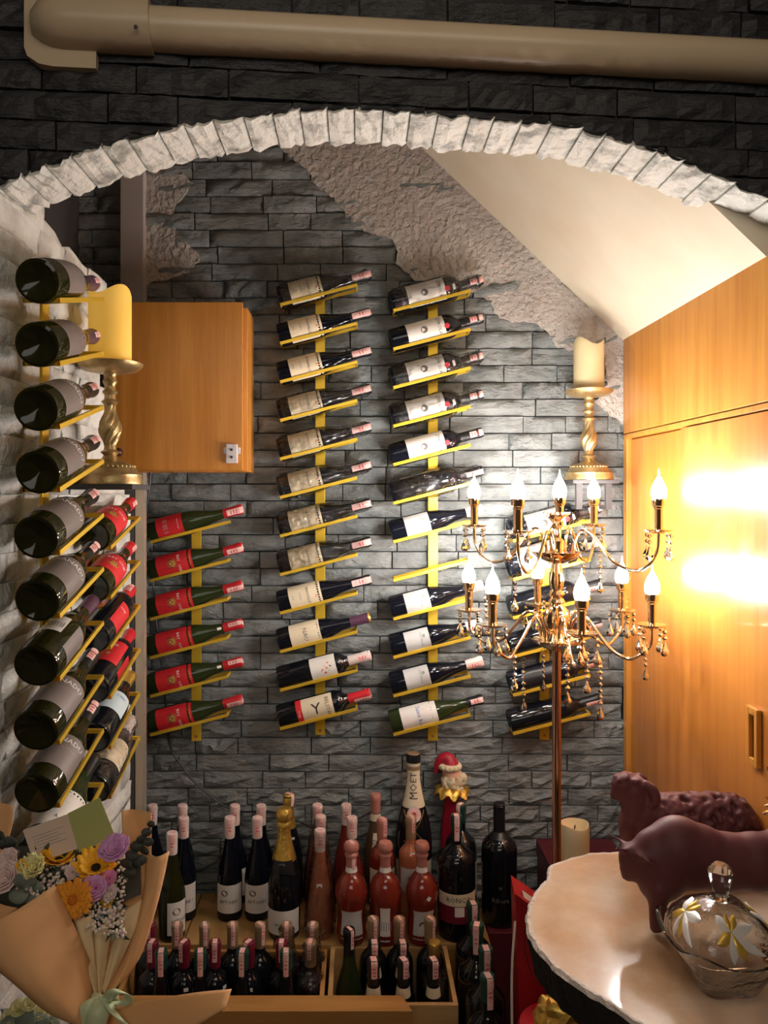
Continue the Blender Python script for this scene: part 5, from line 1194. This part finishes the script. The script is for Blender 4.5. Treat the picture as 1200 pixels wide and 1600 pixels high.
# greeting card tucked into the flowers
gc = thing('greeting_card', 'open greeting card, cream page and olive cover, tucked in the bouquet', 'card', P(105,1325,1.24))
def quad(name, pts, m, th=.0012):
    o = MB().add([P(*p) for p in pts], [(0,1,2,3)]).build(name, Mt[m], gc); s = o.modifiers.new('thick', 'SOLIDIFY'); s.thickness = th; return o
pg = quad('page', [(36,1297,1.235),(106,1272,1.245),(122,1326,1.225),(54,1350,1.215)], 'cardp'); quad('cover', [(106,1271,1.246),(156,1246,1.26),(180,1306,1.24),(124,1332,1.226)], 'lime')
a0, a1, a2, a3 = [P(*p) for p in ((36,1297,1.235),(106,1272,1.245),(122,1326,1.225),(54,1350,1.215))]
for k in range(5):
    f = .28+.085*k; l = a0.lerp(a3, f); r = a1.lerp(a2, f); p, q = l.lerp(r, .14), l.lerp(r, .86 if k % 2 == 0 else .7); off = Vector((0,-.0014,.0002))
    bb = MB(); 
    for j in range(16):
        u = p.lerp(q, j/16)+off; v = p.lerp(q, (j+.72)/16)+off; bb.add([u,v,v+Vector((0,0,-.0016)),u+Vector((0,0,-.0016))], [(0,1,2,3)])
    o = bb.mesh('written_line', Mt['ink'], None, gc.location); link('written_line', o, pg)
# second, paler bouquet just below and the small table both rest on
b2q = thing('dried_bouquet', 'small pale yellow dried flower bunch under the large bouquet', 'bouquet', P(50,1640,1.19))
bq = b2q
for x, y, r in ((30,1578,.014),(48,1570,.012),(62,1584,.012),(84,1590,.012),(16,1592,.014)): flower('blossom', x, y, 1.21, r, 9, 'lemon', None, 0, (0,-.6,.8), .5, 3, 1.4, 1.2)
for x, y, r in ((40,1594,.02),(60,1600,.018),(18,1604,.02),(78,1604,.016)): leafdisc(x, y, 1.195, r, 'leafg', (R_.uniform(-.5,.5),-1,.4), 'leaf')
paper('wrap', [(0,1578,1.23),(10,1610,1.2),(20,1650,1.18)], [(92,1566,1.23),(86,1610,1.2),(74,1650,1.18)], 'silver', bq, .0)
sd = thing('side_table', 'low dark table under the large flower bouquet', 'table', (-.55,1.05,0))
MB().box((-.80,.90,EYE-.90),(-.36,1.20,EYE-.87),.003).build('top', Mt['dark'], sd)
for x in (-.78,-.40):
    for y in (.92,1.16): MB().box((x,y,0),(x+.02,y+.02,EYE-.90)).build('leg', Mt['dark'], sd)

# a crystal table lamp cut by the picture's edge
tl = thing('crystal_lamp', 'crystal and gold table lamp at the table edge under the wardrobe handle', 'lamp', (.738,1.31,TZ))
MB().lathe([(0,0),(.045,0),(.045,.006),(.02,.014),(.008,.03),(.006,.08),(.012,.10),(.006,.12),(.0055,.42),(0,.42)], 24).build('stem', Mt['gold'], tl, 40, False)
MB().lathe([(0,.415),(.012,.415),(.032,.421),(.033,.424),(.012,.42),(0,.42)], 28).build('drip_plate', Mt['gold'], tl, 40, False)
for i in range(6):
    a = PI*i/3+.2; hang(tl, .030*math.cos(a), .030*math.sin(a), .419, 5, .010)
sp = 0
for i in range(18):
    a = 2*PI*i/18; e = (.15,.75,-.3)[i % 3]; d = Vector((math.cos(a)*math.cos(e), math.sin(a)*math.cos(e), math.sin(e))); c = Vector((0,0,.262))
    MB().tube([c+d*.006, c+d*.02, c+d*.040, c+d*.046], [.002,.0045,.0035,.0008], 6).build('crystal_spike', Mt['crystal'], tl, None, False)
